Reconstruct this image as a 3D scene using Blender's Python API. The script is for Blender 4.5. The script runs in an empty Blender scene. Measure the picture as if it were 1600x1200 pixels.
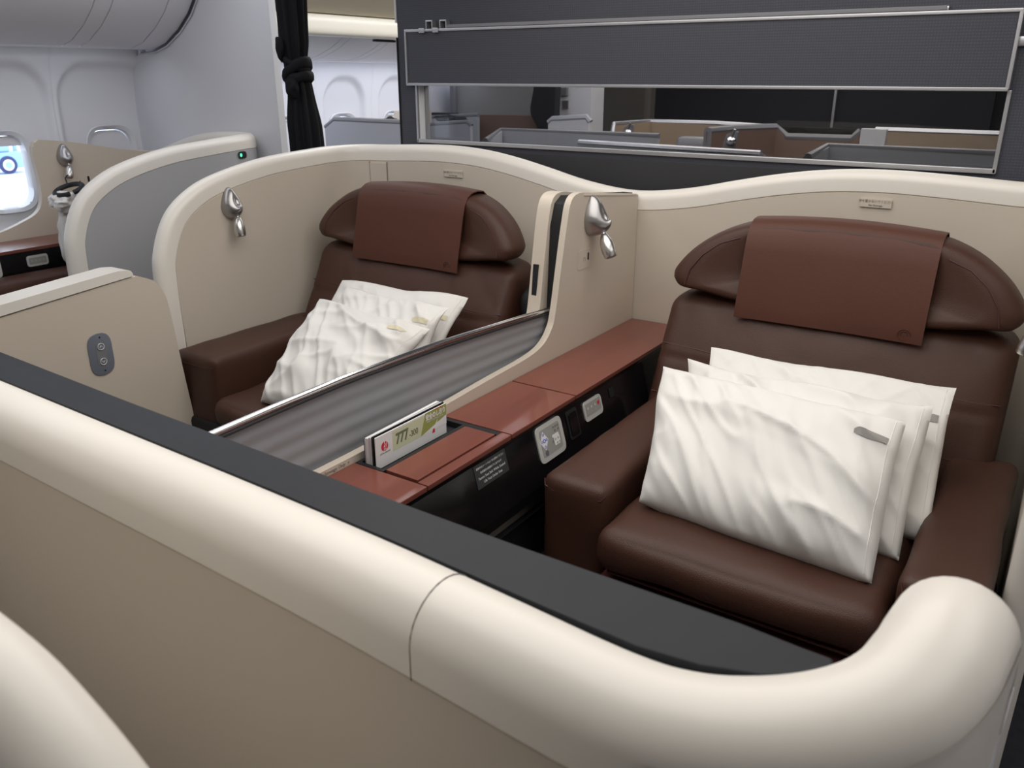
import bpy, bmesh, math, random
import numpy as np
from mathutils import Vector, Matrix, noise
random.seed(7)
SC = bpy.context.scene; COL = SC.collection
PI = math.pi

# ------------------------------------------------------------------ camera, light, exposure
F_PX = 1300.0; PITCH = math.atan(485 / F_PX); YAW = math.radians(33.6); CAM = Vector((0, 0, 1.55))
cam = bpy.data.cameras.new('camera'); camo = bpy.data.objects.new('camera', cam); COL.objects.link(camo)
cam.sensor_width = 36; cam.lens = F_PX / 1600 * 36; cam.clip_start = .02
camo.location = CAM; camo.rotation_euler = (PI / 2 - PITCH, 0, YAW)
cam.dof.use_dof = True; cam.dof.focus_distance = 2.3; cam.dof.aperture_fstop = 7.5
SC.camera = camo

FW = Vector((-math.sin(YAW) * math.cos(PITCH), math.cos(YAW) * math.cos(PITCH), -math.sin(PITCH)))
RT = Vector((math.cos(YAW), math.sin(YAW), 0)); UP = RT.cross(FW)
def at(x, y, ax, v):
    """where the sight line of pixel x, y meets the real plane axis=v"""
    d = FW * F_PX + RT * (x - 800) - UP * (y - 600)
    return CAM + d * ((v - CAM[ax]) / d[ax])

w = bpy.data.worlds.new('world'); SC.world = w; w.use_nodes = True
wb = w.node_tree.nodes['Background']; wb.inputs[0].default_value = (.86, .93, 1, 1); wb.inputs[1].default_value = 3.2

def area(name, loc, sx, sy, power, col, rot=(0, 0, 0)):
    l = bpy.data.lights.new(name, 'AREA'); l.shape = 'RECTANGLE'; l.size = sx; l.size_y = sy
    l.energy = power; l.color = col
    o = bpy.data.objects.new(name, l); COL.objects.link(o); o.location = loc; o.rotation_euler = rot
    return o
area('ceiling_wash_light', (-1.1, 1.5, 2.2), 2.0, 2.5, 39, (1, .965, .92))
area('ceiling_wash_light', (0.8, 1.6, 2.2), 1.1, 2.2, 13, (1, .965, .93))
area('aisle_ceiling_light', (-3.2, 1.4, 2.2), .7, 3.0, 13, (.90, .93, 1))
area('sidewall_cove_light', (-4.22, 1.2, 1.665), .16, 3.2, 3.0, (.80, .86, 1), (0, math.radians(18), 0))
area('sidewall_cove_light', (-4.22, 5.0, 1.61), .16, 3.4, 9.5, (.80, .86, 1), (0, math.radians(18), 0))
area('aft_ceiling_light', (-1.6, 5.2, 2.2), 2.4, 3.2, 95, (1, .96, .90))
area('aft_aisle_light', (-3.3, 4.4, 2.2), .6, 2.6, 28, (.93, .95, 1))
SC.view_settings.view_transform = 'Standard'; SC.view_settings.look = 'None'
SC.view_settings.gamma = 1; SC.view_settings.use_curve_mapping = False
SC.view_settings.exposure = 0.0

# ------------------------------------------------------------------ materials
def mat(name, col, rough=.5, metal=0, spec=.5, bump=None, var=None, emit=None, coat=0, sheen=0):
    m = bpy.data.materials.new(name); m.use_nodes = True; nt = m.node_tree; N = nt.nodes; L = nt.links
    b = N['Principled BSDF']
    b.inputs['Base Color'].default_value = (*col, 1); b.inputs['Roughness'].default_value = rough
    b.inputs['Metallic'].default_value = metal; b.inputs['Specular IOR Level'].default_value = spec
    if coat: b.inputs['Coat Weight'].default_value = coat; b.inputs['Coat Roughness'].default_value = .08
    if sheen: b.inputs['Sheen Weight'].default_value = sheen
    if emit:
        b.inputs['Emission Color'].default_value = (*emit[0], 1); b.inputs['Emission Strength'].default_value = emit[1]
    tc = N.new('ShaderNodeTexCoord')
    if var:      # (scale, amount, stretch)
        mp = N.new('ShaderNodeMapping'); mp.inputs['Scale'].default_value = var[2]
        nz = N.new('ShaderNodeTexNoise'); nz.inputs['Scale'].default_value = var[0]; nz.inputs['Detail'].default_value = 5
        rp = N.new('ShaderNodeMix'); rp.data_type = 'RGBA'
        rp.inputs[6].default_value = (*[max(0, c * (1 - var[1])) for c in col], 1)
        rp.inputs[7].default_value = (*[min(1, c * (1 + var[1])) for c in col], 1)
        L.new(tc.outputs['Object'], mp.inputs[0]); L.new(mp.outputs[0], nz.inputs['Vector'])
        L.new(nz.outputs[0], rp.inputs[0]); L.new(rp.outputs[2], b.inputs['Base Color'])
    if bump:     # (scale, strength, kind)
        bp = N.new('ShaderNodeBump'); bp.inputs['Strength'].default_value = bump[1]; bp.inputs['Distance'].default_value = .002
        if bump[2] == 'vor':
            t = N.new('ShaderNodeTexVoronoi'); t.inputs['Scale'].default_value = bump[0]; out = t.outputs['Distance']
            L.new(tc.outputs['Object'], t.inputs['Vector'])
        elif bump[2] == 'weave':
            wv = []
            for d in ('X', 'Z'):
                t = N.new('ShaderNodeTexWave'); t.bands_direction = d; t.inputs['Scale'].default_value = bump[0]
                t.inputs['Distortion'].default_value = .3
                L.new(tc.outputs['Object'], t.inputs['Vector']); wv.append(t)
            mm = N.new('ShaderNodeMath'); mm.operation = 'MULTIPLY'
            L.new(wv[0].outputs['Fac'], mm.inputs[0]); L.new(wv[1].outputs['Fac'], mm.inputs[1]); out = mm.outputs[0]
            rp = N.new('ShaderNodeMix'); rp.data_type = 'RGBA'
            rp.inputs[6].default_value = (*[c * .88 for c in col], 1); rp.inputs[7].default_value = (*[c * 1.22 for c in col], 1)
            L.new(out, rp.inputs[0]); L.new(rp.outputs[2], b.inputs['Base Color'])
        else:
            t = N.new('ShaderNodeTexNoise'); t.inputs['Scale'].default_value = bump[0]; t.inputs['Detail'].default_value = 4; out = t.outputs[0]
            L.new(tc.outputs['Object'], t.inputs['Vector'])
        L.new(out, bp.inputs['Height']); L.new(bp.outputs[0], b.inputs['Normal'])
    return m

M = {}
M['cream'] = mat('cream_enamel', (.83, .79, .725), .34, bump=(9, .04, 'n'))
M['beige'] = mat('beige_laminate', (.615, .550, .468), .5, bump=(160, .08, 'n'), var=(3, .02, (1, 1, 1)))
M['sand'] = mat('sand_moulding', (.64, .565, .475), .42, bump=(300, .08, 'n'))
M['shellgrey'] = mat('pale_grey_laminate', (.43, .43, .445), .5, bump=(200, .06, 'n'))
M['white'] = mat('white_cabin_plastic', (.70, .70, .73), .5, bump=(60, .03, 'n'))
M['binwhite'] = mat('bin_grey_white', (.74, .74, .78), .35)
M['warmrail'] = mat('warm_white_rail', (.74, .70, .60), .3)
M['ceil'] = mat('ceiling_beige', (.42, .37, .28), .6)
M['leather'] = mat('brown_leather', (.064, .0275, .0185), .46, spec=.33, bump=(420, .22, 'vor'), var=(2.5, .12, (1, 1, 1)))
M['cover'] = mat('headrest_leather', (.088, .032, .020), .5, spec=.3, bump=(420, .15, 'vor'), var=(2, .08, (1, 1, 1)))
M['maroon'] = mat('maroon_trim', (.07, .018, .017), .5)
M['wood'] = mat('cherry_wood', (.19, .058, .041), .3, var=(22, .26, (1, .07, 1)), coat=.25)
M['gloss'] = mat('gloss_black', (.006, .006, .007), .12, spec=.5)
M['black'] = mat('matt_black', (.009, .009, .011), .6)
M['ledge'] = mat('charcoal_ledge', (.019, .021, .026), .4, spec=.16, bump=(30, .15, 'n'), var=(14, .12, (1, 1, 1)))
M['taupe'] = mat('dark_taupe_panel', (.14, .125, .107), .5)
M['bulk'] = mat('slate_weave', (.056, .059, .076), .65, bump=(36, .2, 'weave'))
M['bulkplain'] = mat('slate_plain', (.030, .030, .034), .6)
M['silver'] = mat('brushed_aluminium', (.56, .56, .58), .35, metal=.85)
M['chrome'] = mat('chrome', (.75, .75, .77), .14, metal=1)
M['barrel'] = mat('polished_barrel_metal', (.62, .61, .60), .26, metal=.95)
M['satin'] = mat('satin_metal', (.40, .39, .39), .3, metal=.9)
M['steel'] = mat('blue_grey_metal', (.28, .31, .38), .38, metal=.6)
M['linen'] = mat('white_cotton', (.80, .785, .755), .85, spec=.2, bump=(700, .1, 'n'), sheen=.2)
M['greytag'] = mat('grey_label_tape', (.30, .285, .27), .8)
M['beigetag'] = mat('beige_label_tape', (.72, .66, .48), .8)
M['curtain'] = mat('black_curtain_cloth', (.006, .006, .008), .8, spec=.2, bump=(300, .2, 'n'))
M['carpet'] = mat('dark_carpet', (.035, .034, .04), .95, spec=.1, bump=(250, .5, 'n'), var=(40, .3, (1, 1, 1)))
M['paper'] = mat('white_paper', (.82, .82, .83), .5)
M['pages'] = mat('page_block', (.55, .52, .55), .7, var=(60, .3, (30, 1, .1)))
M['navy'] = mat('navy_cover', (.02, .03, .12), .4)
M['palegreen'] = mat('pale_green_print', (.64, .68, .47), .5)
M['green'] = mat('olive_green_print', (.33, .37, .10), .5)
M['red'] = mat('red_print', (.65, .02, .05), .5)
M['darkgreen'] = mat('grey_green_print', (.16, .20, .12), .5)
M['ink'] = mat('dark_ink', (.22, .19, .155), .6)
M['whiteink'] = mat('white_ink', (.62, .62, .62), .6)
M['blueink'] = mat('blue_ink', (.05, .06, .6), .5)
M['keypad'] = mat('keypad_grey', (.33, .335, .31), .45)
M['bezel'] = mat('bezel_silver', (.62, .62, .60), .35, metal=.2)
M['tan'] = mat('tan_panel', (.36, .27, .19), .55)
M['brownpanel'] = mat('brown_panel', (.20, .125, .095), .55)
M['ggrey'] = mat('cool_grey_panel', (.42, .43, .47), .5)
M['gtrim'] = mat('grey_edge_trim', (.20, .20, .215), .4)
M['dark'] = mat('dark_slate_wall', (.018, .019, .024), .8, spec=.2)
M['greenled'] = mat('green_indicator', (.02, .3, .15), .4, emit=((.1, 1, .5), 1.5))
M['taupegrey'] = mat('warm_grey_panel', (.30, .295, .285), .6)
M['palebeige'] = mat('pale_beige_laminate', (.74, .68, .59), .5, bump=(160, .06, 'n'))
M['lilac'] = mat('lilac_grey_insert', (.60, .60, .66), .4)
M['screen'] = None
def _screen():
    m = mat('grey_roller_fabric', (.32, .325, .345), .6, spec=.3)
    return m
M['screen'] = _screen()
M['asphalt'] = mat('pale_apron_concrete', (.75, .78, .82), .9)
M['tugblue'] = mat('blue_vehicle_paint', (.30, .46, .78), .5)
def glass(name, tcol, gloss):
    m = bpy.data.materials.new(name); m.use_nodes = True; nt = m.node_tree; N = nt.nodes; L = nt.links
    N.remove(N['Principled BSDF'])
    t = N.new('ShaderNodeBsdfTransparent'); t.inputs[0].default_value = (*tcol, 1)
    g = N.new('ShaderNodeBsdfGlossy'); g.inputs['Roughness'].default_value = 0
    x = N.new('ShaderNodeMixShader'); x.inputs[0].default_value = gloss
    L.new(t.outputs[0], x.inputs[1]); L.new(g.outputs[0], x.inputs[2]); L.new(x.outputs[0], N['Material Output'].inputs[0])
    return m
M['tint'] = glass('smoked_glass', (.60, .60, .61), .02)
M['pane'] = glass('clear_window_pane', (.93, .96, 1), .04)

# ------------------------------------------------------------------ object helpers
ORG = {}
def tag(o, label=None, cat=None, group=None, kind=None):
    if label: o['label'] = label
    if cat: o['category'] = cat
    if group: o['group'] = group
    if kind: o['kind'] = kind
    return o
def thing(name, loc, label, cat, group=None):
    o = bpy.data.objects.new(name, None); COL.objects.link(o); o.location = loc; o.empty_display_size = .05
    ORG[o.name] = Vector(loc); return tag(o, label, cat, group)
def link(name, me, parent=None, origin=None):
    """mesh data given in world coordinates; parts are placed relative to their thing"""
    o = bpy.data.objects.new(name, me); COL.objects.link(o)
    if parent is not None:
        org = ORG[parent.name]; me.transform(Matrix.Translation(-org)); o.parent = parent
        ORG[o.name] = org
        if parent.type == 'MESH' and parent.parent is None: pass
    else:
        org = Vector(origin) if origin else Vector((0, 0, 0))
        if origin: me.transform(Matrix.Translation(-org)); o.location = org
        ORG[o.name] = org
    return o
def finish(me, mats, smooth=True, ang=40):
    for m in (mats if isinstance(mats, (list, tuple)) else [mats]): me.materials.append(M[m] if isinstance(m, str) else m)
    if smooth:
        me.polygons.foreach_set('use_smooth', [True] * len(me.polygons)); me.set_sharp_from_angle(angle=math.radians(ang))
    me.update()
def mk(name, V, Fc, mats, parent=None, origin=None, smooth=True, ang=40, mi=None):
    me = bpy.data.meshes.new(name); me.from_pydata([tuple(v) for v in V], [], Fc)
    finish(me, mats, smooth, ang)
    if mi is not None: me.polygons.foreach_set('material_index', mi)
    return link(name, me, parent, origin)
def bmk(name, bm, mats, parent=None, origin=None, smooth=True, ang=40):
    bmesh.ops.recalc_face_normals(bm, faces=bm.faces)
    me = bpy.data.meshes.new(name); bm.to_mesh(me); bm.free(); finish(me, mats, smooth, ang)
    o = link(name, me, parent, origin)
    if ang <= 60:                      # flat faces keep their own shading next to small bevels
        wn = o.modifiers.new('weighted_normals', 'WEIGHTED_NORMAL'); wn.keep_sharp = True
    return o
def add_box(bm, lo, hi, bev=0, seg=2, mtx=None):
    r = bmesh.ops.create_cube(bm, size=1); vs = r['verts']
    for v in vs:
        v.co = Vector([(lo[i] + hi[i]) / 2 + v.co[i] * (hi[i] - lo[i]) for i in range(3)])
    if bev:
        es = list({e for v in vs for e in v.link_edges})
        rr = bmesh.ops.bevel(bm, geom=es, offset=bev, segments=seg, affect='EDGES', profile=.5)
        vs = list({v for f in rr['faces'] for v in f.verts} | {v for v in vs if v.is_valid})
        # every vertex of this box
        seen = set(vs); st = list(vs)
        while st:
            v = st.pop()
            for e in v.link_edges:
                q = e.other_vert(v)
                if q not in seen: seen.add(q); st.append(q)
        vs = list(seen)
    if mtx is not None: bmesh.ops.transform(bm, matrix=mtx, verts=vs)
    return vs
def box(name, lo, hi, m, parent=None, bev=.003, seg=2, origin=None, mtx=None):
    bm = bmesh.new(); add_box(bm, lo, hi, bev, seg, mtx); return bmk(name, bm, m, parent, origin)
def rpoly(pts, r, n=5):
    """round the corners of a 2D polygon; r may be a list"""
    out = []; k = len(pts)
    for i in range(k):
        rr = r[i] if isinstance(r, (list, tuple)) else r
        p = Vector(pts[i]); a = Vector(pts[i - 1]) - p; b = Vector(pts[(i + 1) % k]) - p
        if rr <= 0: out.append(p); continue
        la, lb = a.length, b.length; rr = min(rr, la * .49, lb * .49)
        A = p + a.normalized() * rr; B = p + b.normalized() * rr
        for j in range(n + 1):
            t = j / n; out.append(A * (1 - t) ** 2 + p * 2 * t * (1 - t) + B * t * t)
    return out
def slab(name, pts, ax, a0, a1, m, parent=None, bev=.003, seg=2, origin=None, fn=None):
    """2D outline (in the two axes other than ax) extruded from a0 to a1"""
    bm = bmesh.new(); o = [i for i in range(3) if i != ax]
    def P(p, a):
        v = [0, 0, 0]; v[ax] = a; v[o[0]] = p[0]; v[o[1]] = p[1]; return Vector(v)
    A = [bm.verts.new(P(p, a0)) for p in pts]; B = [bm.verts.new(P(p, a1)) for p in pts]
    fa = bm.faces.new(A); fb = bm.faces.new(B[::-1]); k = len(pts)
    for i in range(k): bm.faces.new((A[i], B[i], B[(i + 1) % k], A[(i + 1) % k]))
    if bev:
        es = list(fa.edges) + list(fb.edges)
        bmesh.ops.bevel(bm, geom=es, offset=bev, segments=seg, affect='EDGES', profile=.5, clamp_overlap=True)
    if fn:
        for v in bm.verts: v.co = Vector(fn(v.co))
    return bmk(name, bm, m, parent, origin)
def tube(name, pts, r, m, parent=None, n=10, origin=None, cap=True):
    V, Fc = [], []; P = [Vector(p) for p in pts]; rs = r if isinstance(r, (list, tuple)) else [r] * len(P)
    prev = None
    for i, p in enumerate(P):
        t = (P[min(i + 1, len(P) - 1)] - P[max(i - 1, 0)]).normalized()
        u = t.cross(Vector((0, 0, 1)) if abs(t.z) < .9 else Vector((0, 1, 0))).normalized() if prev is None else (prev - t * prev.dot(t)).normalized()
        prev = u; v = t.cross(u)
        for j in range(n): a = 2 * PI * j / n; V.append(p + (u * math.cos(a) + v * math.sin(a)) * rs[i])
    for i in range(len(P) - 1):
        for j in range(n): Fc.append((i * n + j, i * n + (j + 1) % n, (i + 1) * n + (j + 1) % n, (i + 1) * n + j))
    if cap: Fc += [tuple(range(n))[::-1], tuple((len(P) - 1) * n + j for j in range(n))]
    return mk(name, V, Fc, m, parent, origin)
def catmull(P, sub=6):
    P = [Vector(p) for p in P]; out = []
    for i in range(len(P) - 1):
        p0 = P[max(i - 1, 0)]; p1 = P[i]; p2 = P[i + 1]; p3 = P[min(i + 2, len(P) - 1)]
        for j in range(sub):
            t = j / sub
            out.append(.5 * ((2 * p1) + (p2 - p0) * t + (2 * p0 - 5 * p1 + 4 * p2 - p3) * t * t + (3 * p1 - p0 - 3 * p2 + p3) * t ** 3))
    out.append(P[-1]); return out
def text(name, s, size, M4, m, parent=None, ext=.0002, align='CENTER', shear=0, bold=0, sx=1):
    c = bpy.data.curves.new('t', 'FONT'); c.body = s; c.size = size; c.extrude = ext; c.align_x = align; c.align_y = 'CENTER'
    c.shear = shear; c.offset = bold; c.resolution_u = 3
    o = bpy.data.objects.new('t', c); COL.objects.link(o)
    dg = bpy.context.evaluated_depsgraph_get(); dg.update()
    me = bpy.data.meshes.new_from_object(o.evaluated_get(dg)); bpy.data.objects.remove(o); bpy.data.curves.remove(c)
    me.transform(M4 @ Matrix.Diagonal((sx, 1, 1, 1))); me.materials.clear(); me.materials.append(M[m])
    return link(name, me, parent)
def frame(o, x, y):
    """4x4 with origin o, text direction x and text up y"""
    x = Vector(x).normalized(); y = Vector(y); y = (y - x * y.dot(x)).normalized(); z = x.cross(y)
    m = Matrix.Identity(4)
    for i in range(3): m[i][0] = x[i]; m[i][1] = y[i]; m[i][2] = z[i]; m[i][3] = o[i]
    return m
def plate(name, M4, w_, h_, t, r, m, parent, bev=.001):
    """rounded rectangle w x h in the frame's xy plane, thickness t along its z"""
    pts = rpoly([(-w_ / 2, -h_ / 2), (w_ / 2, -h_ / 2), (w_ / 2, h_ / 2), (-w_ / 2, h_ / 2)], r)
    return slab(name, pts, 2, 0, t, m, parent, bev, 2, fn=lambda c: M4 @ c)

def soft(name, lo, hi, r, m, parent, puff=(0, 0, 0), n=(16, 16, 16), nz=0, nsc=6, fn=None, seed=0, pw=2.0):
    """upholstered block: a subdivided box with round edges of radius r, a puffed surface and gentle dents"""
    lo = np.array(lo, float); hi = np.array(hi, float); c = (lo + hi) / 2; h = (hi - lo) / 2
    V = []; Fc = []; idx = {}
    def vid(i, j, k):
        if (i, j, k) not in idx: idx[(i, j, k)] = len(V); V.append((i, j, k))
        return idx[(i, j, k)]
    def grid(a, b, cfix, val, flip):
        for i in range(n[a]):
            for j in range(n[b]):
                q = []
                for (di, dj) in ((0, 0), (1, 0), (1, 1), (0, 1)):
                    t = [0, 0, 0]; t[a] = i + di; t[b] = j + dj; t[cfix] = val; q.append(vid(*t))
                Fc.append(tuple(q[::-1] if flip else q))
    grid(0, 1, 2, n[2], False); grid(0, 1, 2, 0, True)
    grid(1, 2, 0, n[0], False); grid(1, 2, 0, 0, True)
    grid(0, 2, 1, n[1], True); grid(0, 2, 1, 0, False)
    A = np.array(V, float) / np.array(n) * 2 - 1
    A = np.sign(A) * (1 - (1 - np.abs(A)) ** 1.5)      # denser near the edges
    P = A * h
    r = min(r, h.min() * .98)
    inner = np.clip(P, -(h - r), h - r); d = P - inner; L = np.linalg.norm(d, axis=1, keepdims=True)
    d2 = np.where(L > 1e-9, d / np.maximum(L, 1e-9) * np.minimum(np.abs(d).max(axis=1, keepdims=True), r), d)
    P = inner + d2
    for ax in range(3):
        if puff[ax]:
            o = [i for i in range(3) if i != ax]
            f = (1 - np.abs(A[:, o[0]]) ** pw) * (1 - np.abs(A[:, o[1]]) ** pw)
            P[:, ax] += np.sign(A[:, ax]) * (np.abs(A[:, ax]) > .5) * f * puff[ax]
    P = P + c
    out = []
    for p, a in zip(P, A):
        v = Vector(p)
        if nz:
            q = v * nsc + Vector((seed * 3.7, seed, seed * 1.3))
            v += Vector((noise.noise(q), noise.noise(q + Vector((9, 0, 0))), noise.noise(q + Vector((0, 9, 0))))) * nz
        if fn: v = Vector(fn(v))
        out.append(v)
    return mk(name, out, Fc, m, parent, ang=70)

# --- moulded seat shell: rim that follows a 3D line, wall hanging below it
def shell_geo(path, h=.036, depth=.070, sub=6, zfloor=0, side_in=1, dfun=None):
    P = catmull(path, sub); n = len(P); Ns = []; last = None
    for i in range(n):
        t = P[min(i + 1, n - 1)] - P[max(i - 1, 0)]; tp = Vector((t.x, t.y, 0))
        if tp.length > .15 * t.length and tp.length > 1e-5: last = Vector((-tp.y, tp.x, 0)).normalized(); Ns.append(last)
        else: Ns.append(None)
    fwd = None
    for i in range(n - 1, -1, -1):
        if Ns[i] is None: Ns[i] = fwd
        else: fwd = Ns[i]
    for i in range(n):
        if Ns[i] is None: Ns[i] = last if i == 0 else Ns[i - 1]
    for _ in range(3): Ns = [((Ns[max(i - 1, 0)] + Ns[i] * 2 + Ns[min(i + 1, n - 1)])).normalized() for i in range(n)]
    B = []
    for i in range(n):
        t = (P[min(i + 1, n - 1)] - P[max(i - 1, 0)]).normalized(); b = Ns[i].cross(t)
        b = b.normalized()
        if b.z > 0: b = -b
        B.append(b)
    # where the line runs vertically, b must point along the wall: fix by continuity
    for i in range(n):
        t = (P[min(i + 1, n - 1)] - P[max(i - 1, 0)]).normalized()
        if abs(t.z) > .97:
            j = i
            ref = None
            for k in list(range(i, n)) if i < n / 2 else list(range(i, -1, -1)):
                tk = (P[min(k + 1, n - 1)] - P[max(k - 1, 0)]).normalized()
                if abs(tk.z) < .9: ref = (Vector((tk.x, tk.y, 0)).normalized() * (1 if i < n / 2 else -1)); break
            if ref: B[i] = (ref - t * ref.dot(t)).normalized()
    prof = []
    k = 16
    for j in range(k + 1):
        a = PI * j / k; prof.append((-h * math.cos(a), h * .92 - h * .92 * math.sin(a)))
    prof0 = prof; m = len(prof0) + 6; V = []; Fc = []; D = [depth if dfun is None else dfun(P[i]) for i in range(n)]
    for i in range(n):
        d_ = D[i]
        prof = [(-h + .006, d_), (-h, d_ - .003), (-h, depth * .8)] + prof0 + [(h, depth * .8), (h, d_ - .003), (h - .006, d_)]
        for (u, v) in prof: V.append(P[i] + Ns[i] * u + B[i] * v)
    for i in range(n - 1):
        for j in range(m): Fc.append((i * m + j, i * m + (j + 1) % m, (i + 1) * m + (j + 1) % m, (i + 1) * m + j))
    Fc += [tuple(range(m)), tuple((n - 1) * m + j for j in range(m))[::-1]]
    W = []; WF = []; mi = []
    wp = [(-h + .004, None, 1), (-h + .004, 0, 0), (-h + .0015, .004, 0), (-h + .0015, None, 0)]
    for i in range(n):
        base = P[i] + B[i] * (D[i] - .002)
        for s in (-1, 1):
            W.append(base + Ns[i] * s * (h - .006)); 
            q = base + B[i] * .004 + Ns[i] * s * (h - .0015); q.z = max(q.z, zfloor); W.append(q)
            q2 = q.copy(); q2.z = zfloor; W.append(q2)
    for i in range(n - 1):
        a = i * 6; b = a + 6
        WF += [(a, b, b + 1, a + 1), (a + 1, b + 1, b + 2, a + 2), (a + 3, a + 4, b + 4, b + 3), (a + 4, a + 5, b + 5, b + 4), (a, a + 3, b + 3, b)]
        mi += [0, 0, 1, 1, 1]
    for a, fl in ((0, 1), ((n - 1) * 6, 0)):
        WF.append((a, a + 1, a + 2, a + 5, a + 4, a + 3) if fl else (a + 3, a + 4, a + 5, a + 2, a + 1, a)); mi.append(1)
    return V, Fc, W, WF, mi
def shell(root, path, inm, outm, rimm='cream', h=.036, depth=.070, sub=6, dfun=None):
    V, Fc, W, WF, mi = shell_geo(path, h, depth, sub, dfun=dfun)
    a = mk('shell_panel', W, WF, [inm, outm], root, ang=18, mi=mi)
    b = mk('rim', V, Fc, rimm, root, ang=50)
    return a, b

# ------------------------------------------------------------------ setting
XW = -4.50
slab('floor', [(-4.6, -1.3), (1.9, -1.3), (1.9, 7.6), (-4.6, 7.6)], 2, -.05, 0, 'carpet', bev=0)['kind'] = 'structure'
slab('ceiling', [(-4.6, -1.3), (1.9, -1.3), (1.9, 7.6), (-4.6, 7.6)], 2, 2.3, 2.35, 'ceil', bev=0)['kind'] = 'structure'
box('wall_right', (1.78, -1.3, 0), (1.85, 7.6, 2.3), 'white', bev=0)['kind'] = 'structure'
box('wall_front', (-4.6, -1.35, 0), (1.85, -1.25, 2.3), 'white', bev=0)['kind'] = 'structure'
box('wall_back', (-4.6, 7.5, 0), (1.85, 7.6, 2.3), 'dark', bev=0)['kind'] = 'structure'

wl = bpy.data.objects.new('wall_left', None); COL.objects.link(wl); ORG[wl.name] = Vector((0, 0, 0)); wl['kind'] = 'structure'
def rr(y, z, hy, hz, r):
    qx = abs(y) - hy + r; qz = abs(z) - hz + r
    return math.hypot(max(qx, 0), max(qz, 0)) + min(max(qx, qz), 0) - r
NWIN = [0]
def sidewall(y0, y1, wc, ztop, wz=1.08, hole=True, ry=.27, rzt=1.60, blue=True):
    """one lining panel with its moulded window recess; returns nothing"""
    ny, nz = 56, 110; V = []; Fc = []
    z0 = .0; yy = np.linspace(y0, y1, ny + 1); zz = np.linspace(z0, ztop, nz + 1)
    rc = (rzt + .80) / 2; rh = (rzt - .80) / 2
    for z in zz:
        for y in yy:
            d = rr(y - wc, z - rc, ry, rh, .17)
            s = min(max((.02 - d) / .045, 0), 1); s = s * s * (3 - 2 * s)
            e = min(abs(y - y0), abs(y - y1)); g = .006 if e < .002 else 0
            curve = -.10 * max(0, z - 1.25) ** 2 - .12 * max(0, .9 - z) ** 2   # wall leans in
            V.append((XW - curve * -1 * 0 - (.035 * s) - g + max(0, z - 1.3) ** 2 * .35, y, z))
    for j in range(nz):
        for i in range(ny):
            yc = (yy[i] + yy[i + 1]) / 2; zc = (zz[j] + zz[j + 1]) / 2
            if hole and rr(yc - wc, zc - wz, .135, .19, .10) < 0: continue
            a = j * (ny + 1) + i; Fc.append((a, a + ny + 1, a + ny + 2, a + 1))
    mk('lining_panel', V, Fc, 'white', wl, ang=60)
    NWIN[0] += 1
    wn = bpy.data.objects.new('window_%d' % NWIN[0], None); COL.objects.link(wn); ORG[wn.name] = Vector((0, 0, 0)); wn['kind'] = 'structure'
    # frame ring
    V = []; Fc = []; K = 48
    rings = [(.150, .205, .115, -.030), (.146, .201, .112, -.024), (.128, .183, .098, -.034), (.120, .175, .092, -.075)]
    for (hy, hz, r, dx) in rings:
        pts = rpoly([(-hy, -hz), (hy, -hz), (hy, hz), (-hy, hz)], r, 11)
        for p in pts: V.append((XW + dx, wc + p.x, wz + p.y))
    K = len(V) // 4
    for q in range(3):
        for i in range(K): Fc.append((q * K + i, q * K + (i + 1) % K, (q + 1) * K + (i + 1) % K, (q + 1) * K + i))
    mk('window_frame', V, Fc, 'white', wn, ang=50)
    pts = rpoly([(wc - .121, wz - .176), (wc + .121, wz - .176), (wc + .121, wz + .176), (wc - .121, wz + .176)], .09, 10)
    slab('pane', pts, 0, XW - .072, XW - .068, 'pane', wn, bev=0)
    if blue:
        pts = rpoly([(wc - .119, wz + .125), (wc + .119, wz + .125), (wc + .119, wz + .173), (wc - .119, wz + .173)], [.004, .004, .085, .085], 8)
        sh = slab('window_shade', pts, 0, XW - .062, XW - .055, 'white', wn, bev=.002)
    else:
        pts = rpoly([(wc - .12, wz - .174), (wc + .12, wz - .174), (wc + .12, wz + .174), (wc - .12, wz + .174)], .09, 10)
        slab('window_shade', pts, 0, XW - .062, XW - .055, 'white', wn, bev=.002)
for k, c in enumerate((.38, .98, 1.58, 2.18, 2.78)):
    sidewall(c - .300, c + .300 if k < 4 else 2.98, c, 1.78, blue=(k != 4))
for c in (3.46, 4.03, 4.60, 5.17):
    sidewall(c - .285, c + .285, c, 1.72, rzt=1.52, ry=.20, blue=False)
box('lining_panel', (XW - .02, 5.455, 0), (XW, 7.5, 1.72), 'white', wl, bev=0)
box('lining_panel', (XW - .02, 2.98, 0), (XW + .03, 3.175, 1.72), 'white', wl, bev=0)
box('lining_panel', (XW - .02, -1.25, 1.70), (XW, 7.5, 2.3), 'white', wl, bev=0)
box('lining_panel', (XW - .02, -1.25, 0), (XW, .085, 1.78), 'white', wl, bev=.002)

# outside the window: apron, tug, loader
box('ground', (-60, -40, -3.2), (-4.8, 60, -3.0), 'asphalt', bev=0)['kind'] = 'structure'

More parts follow.
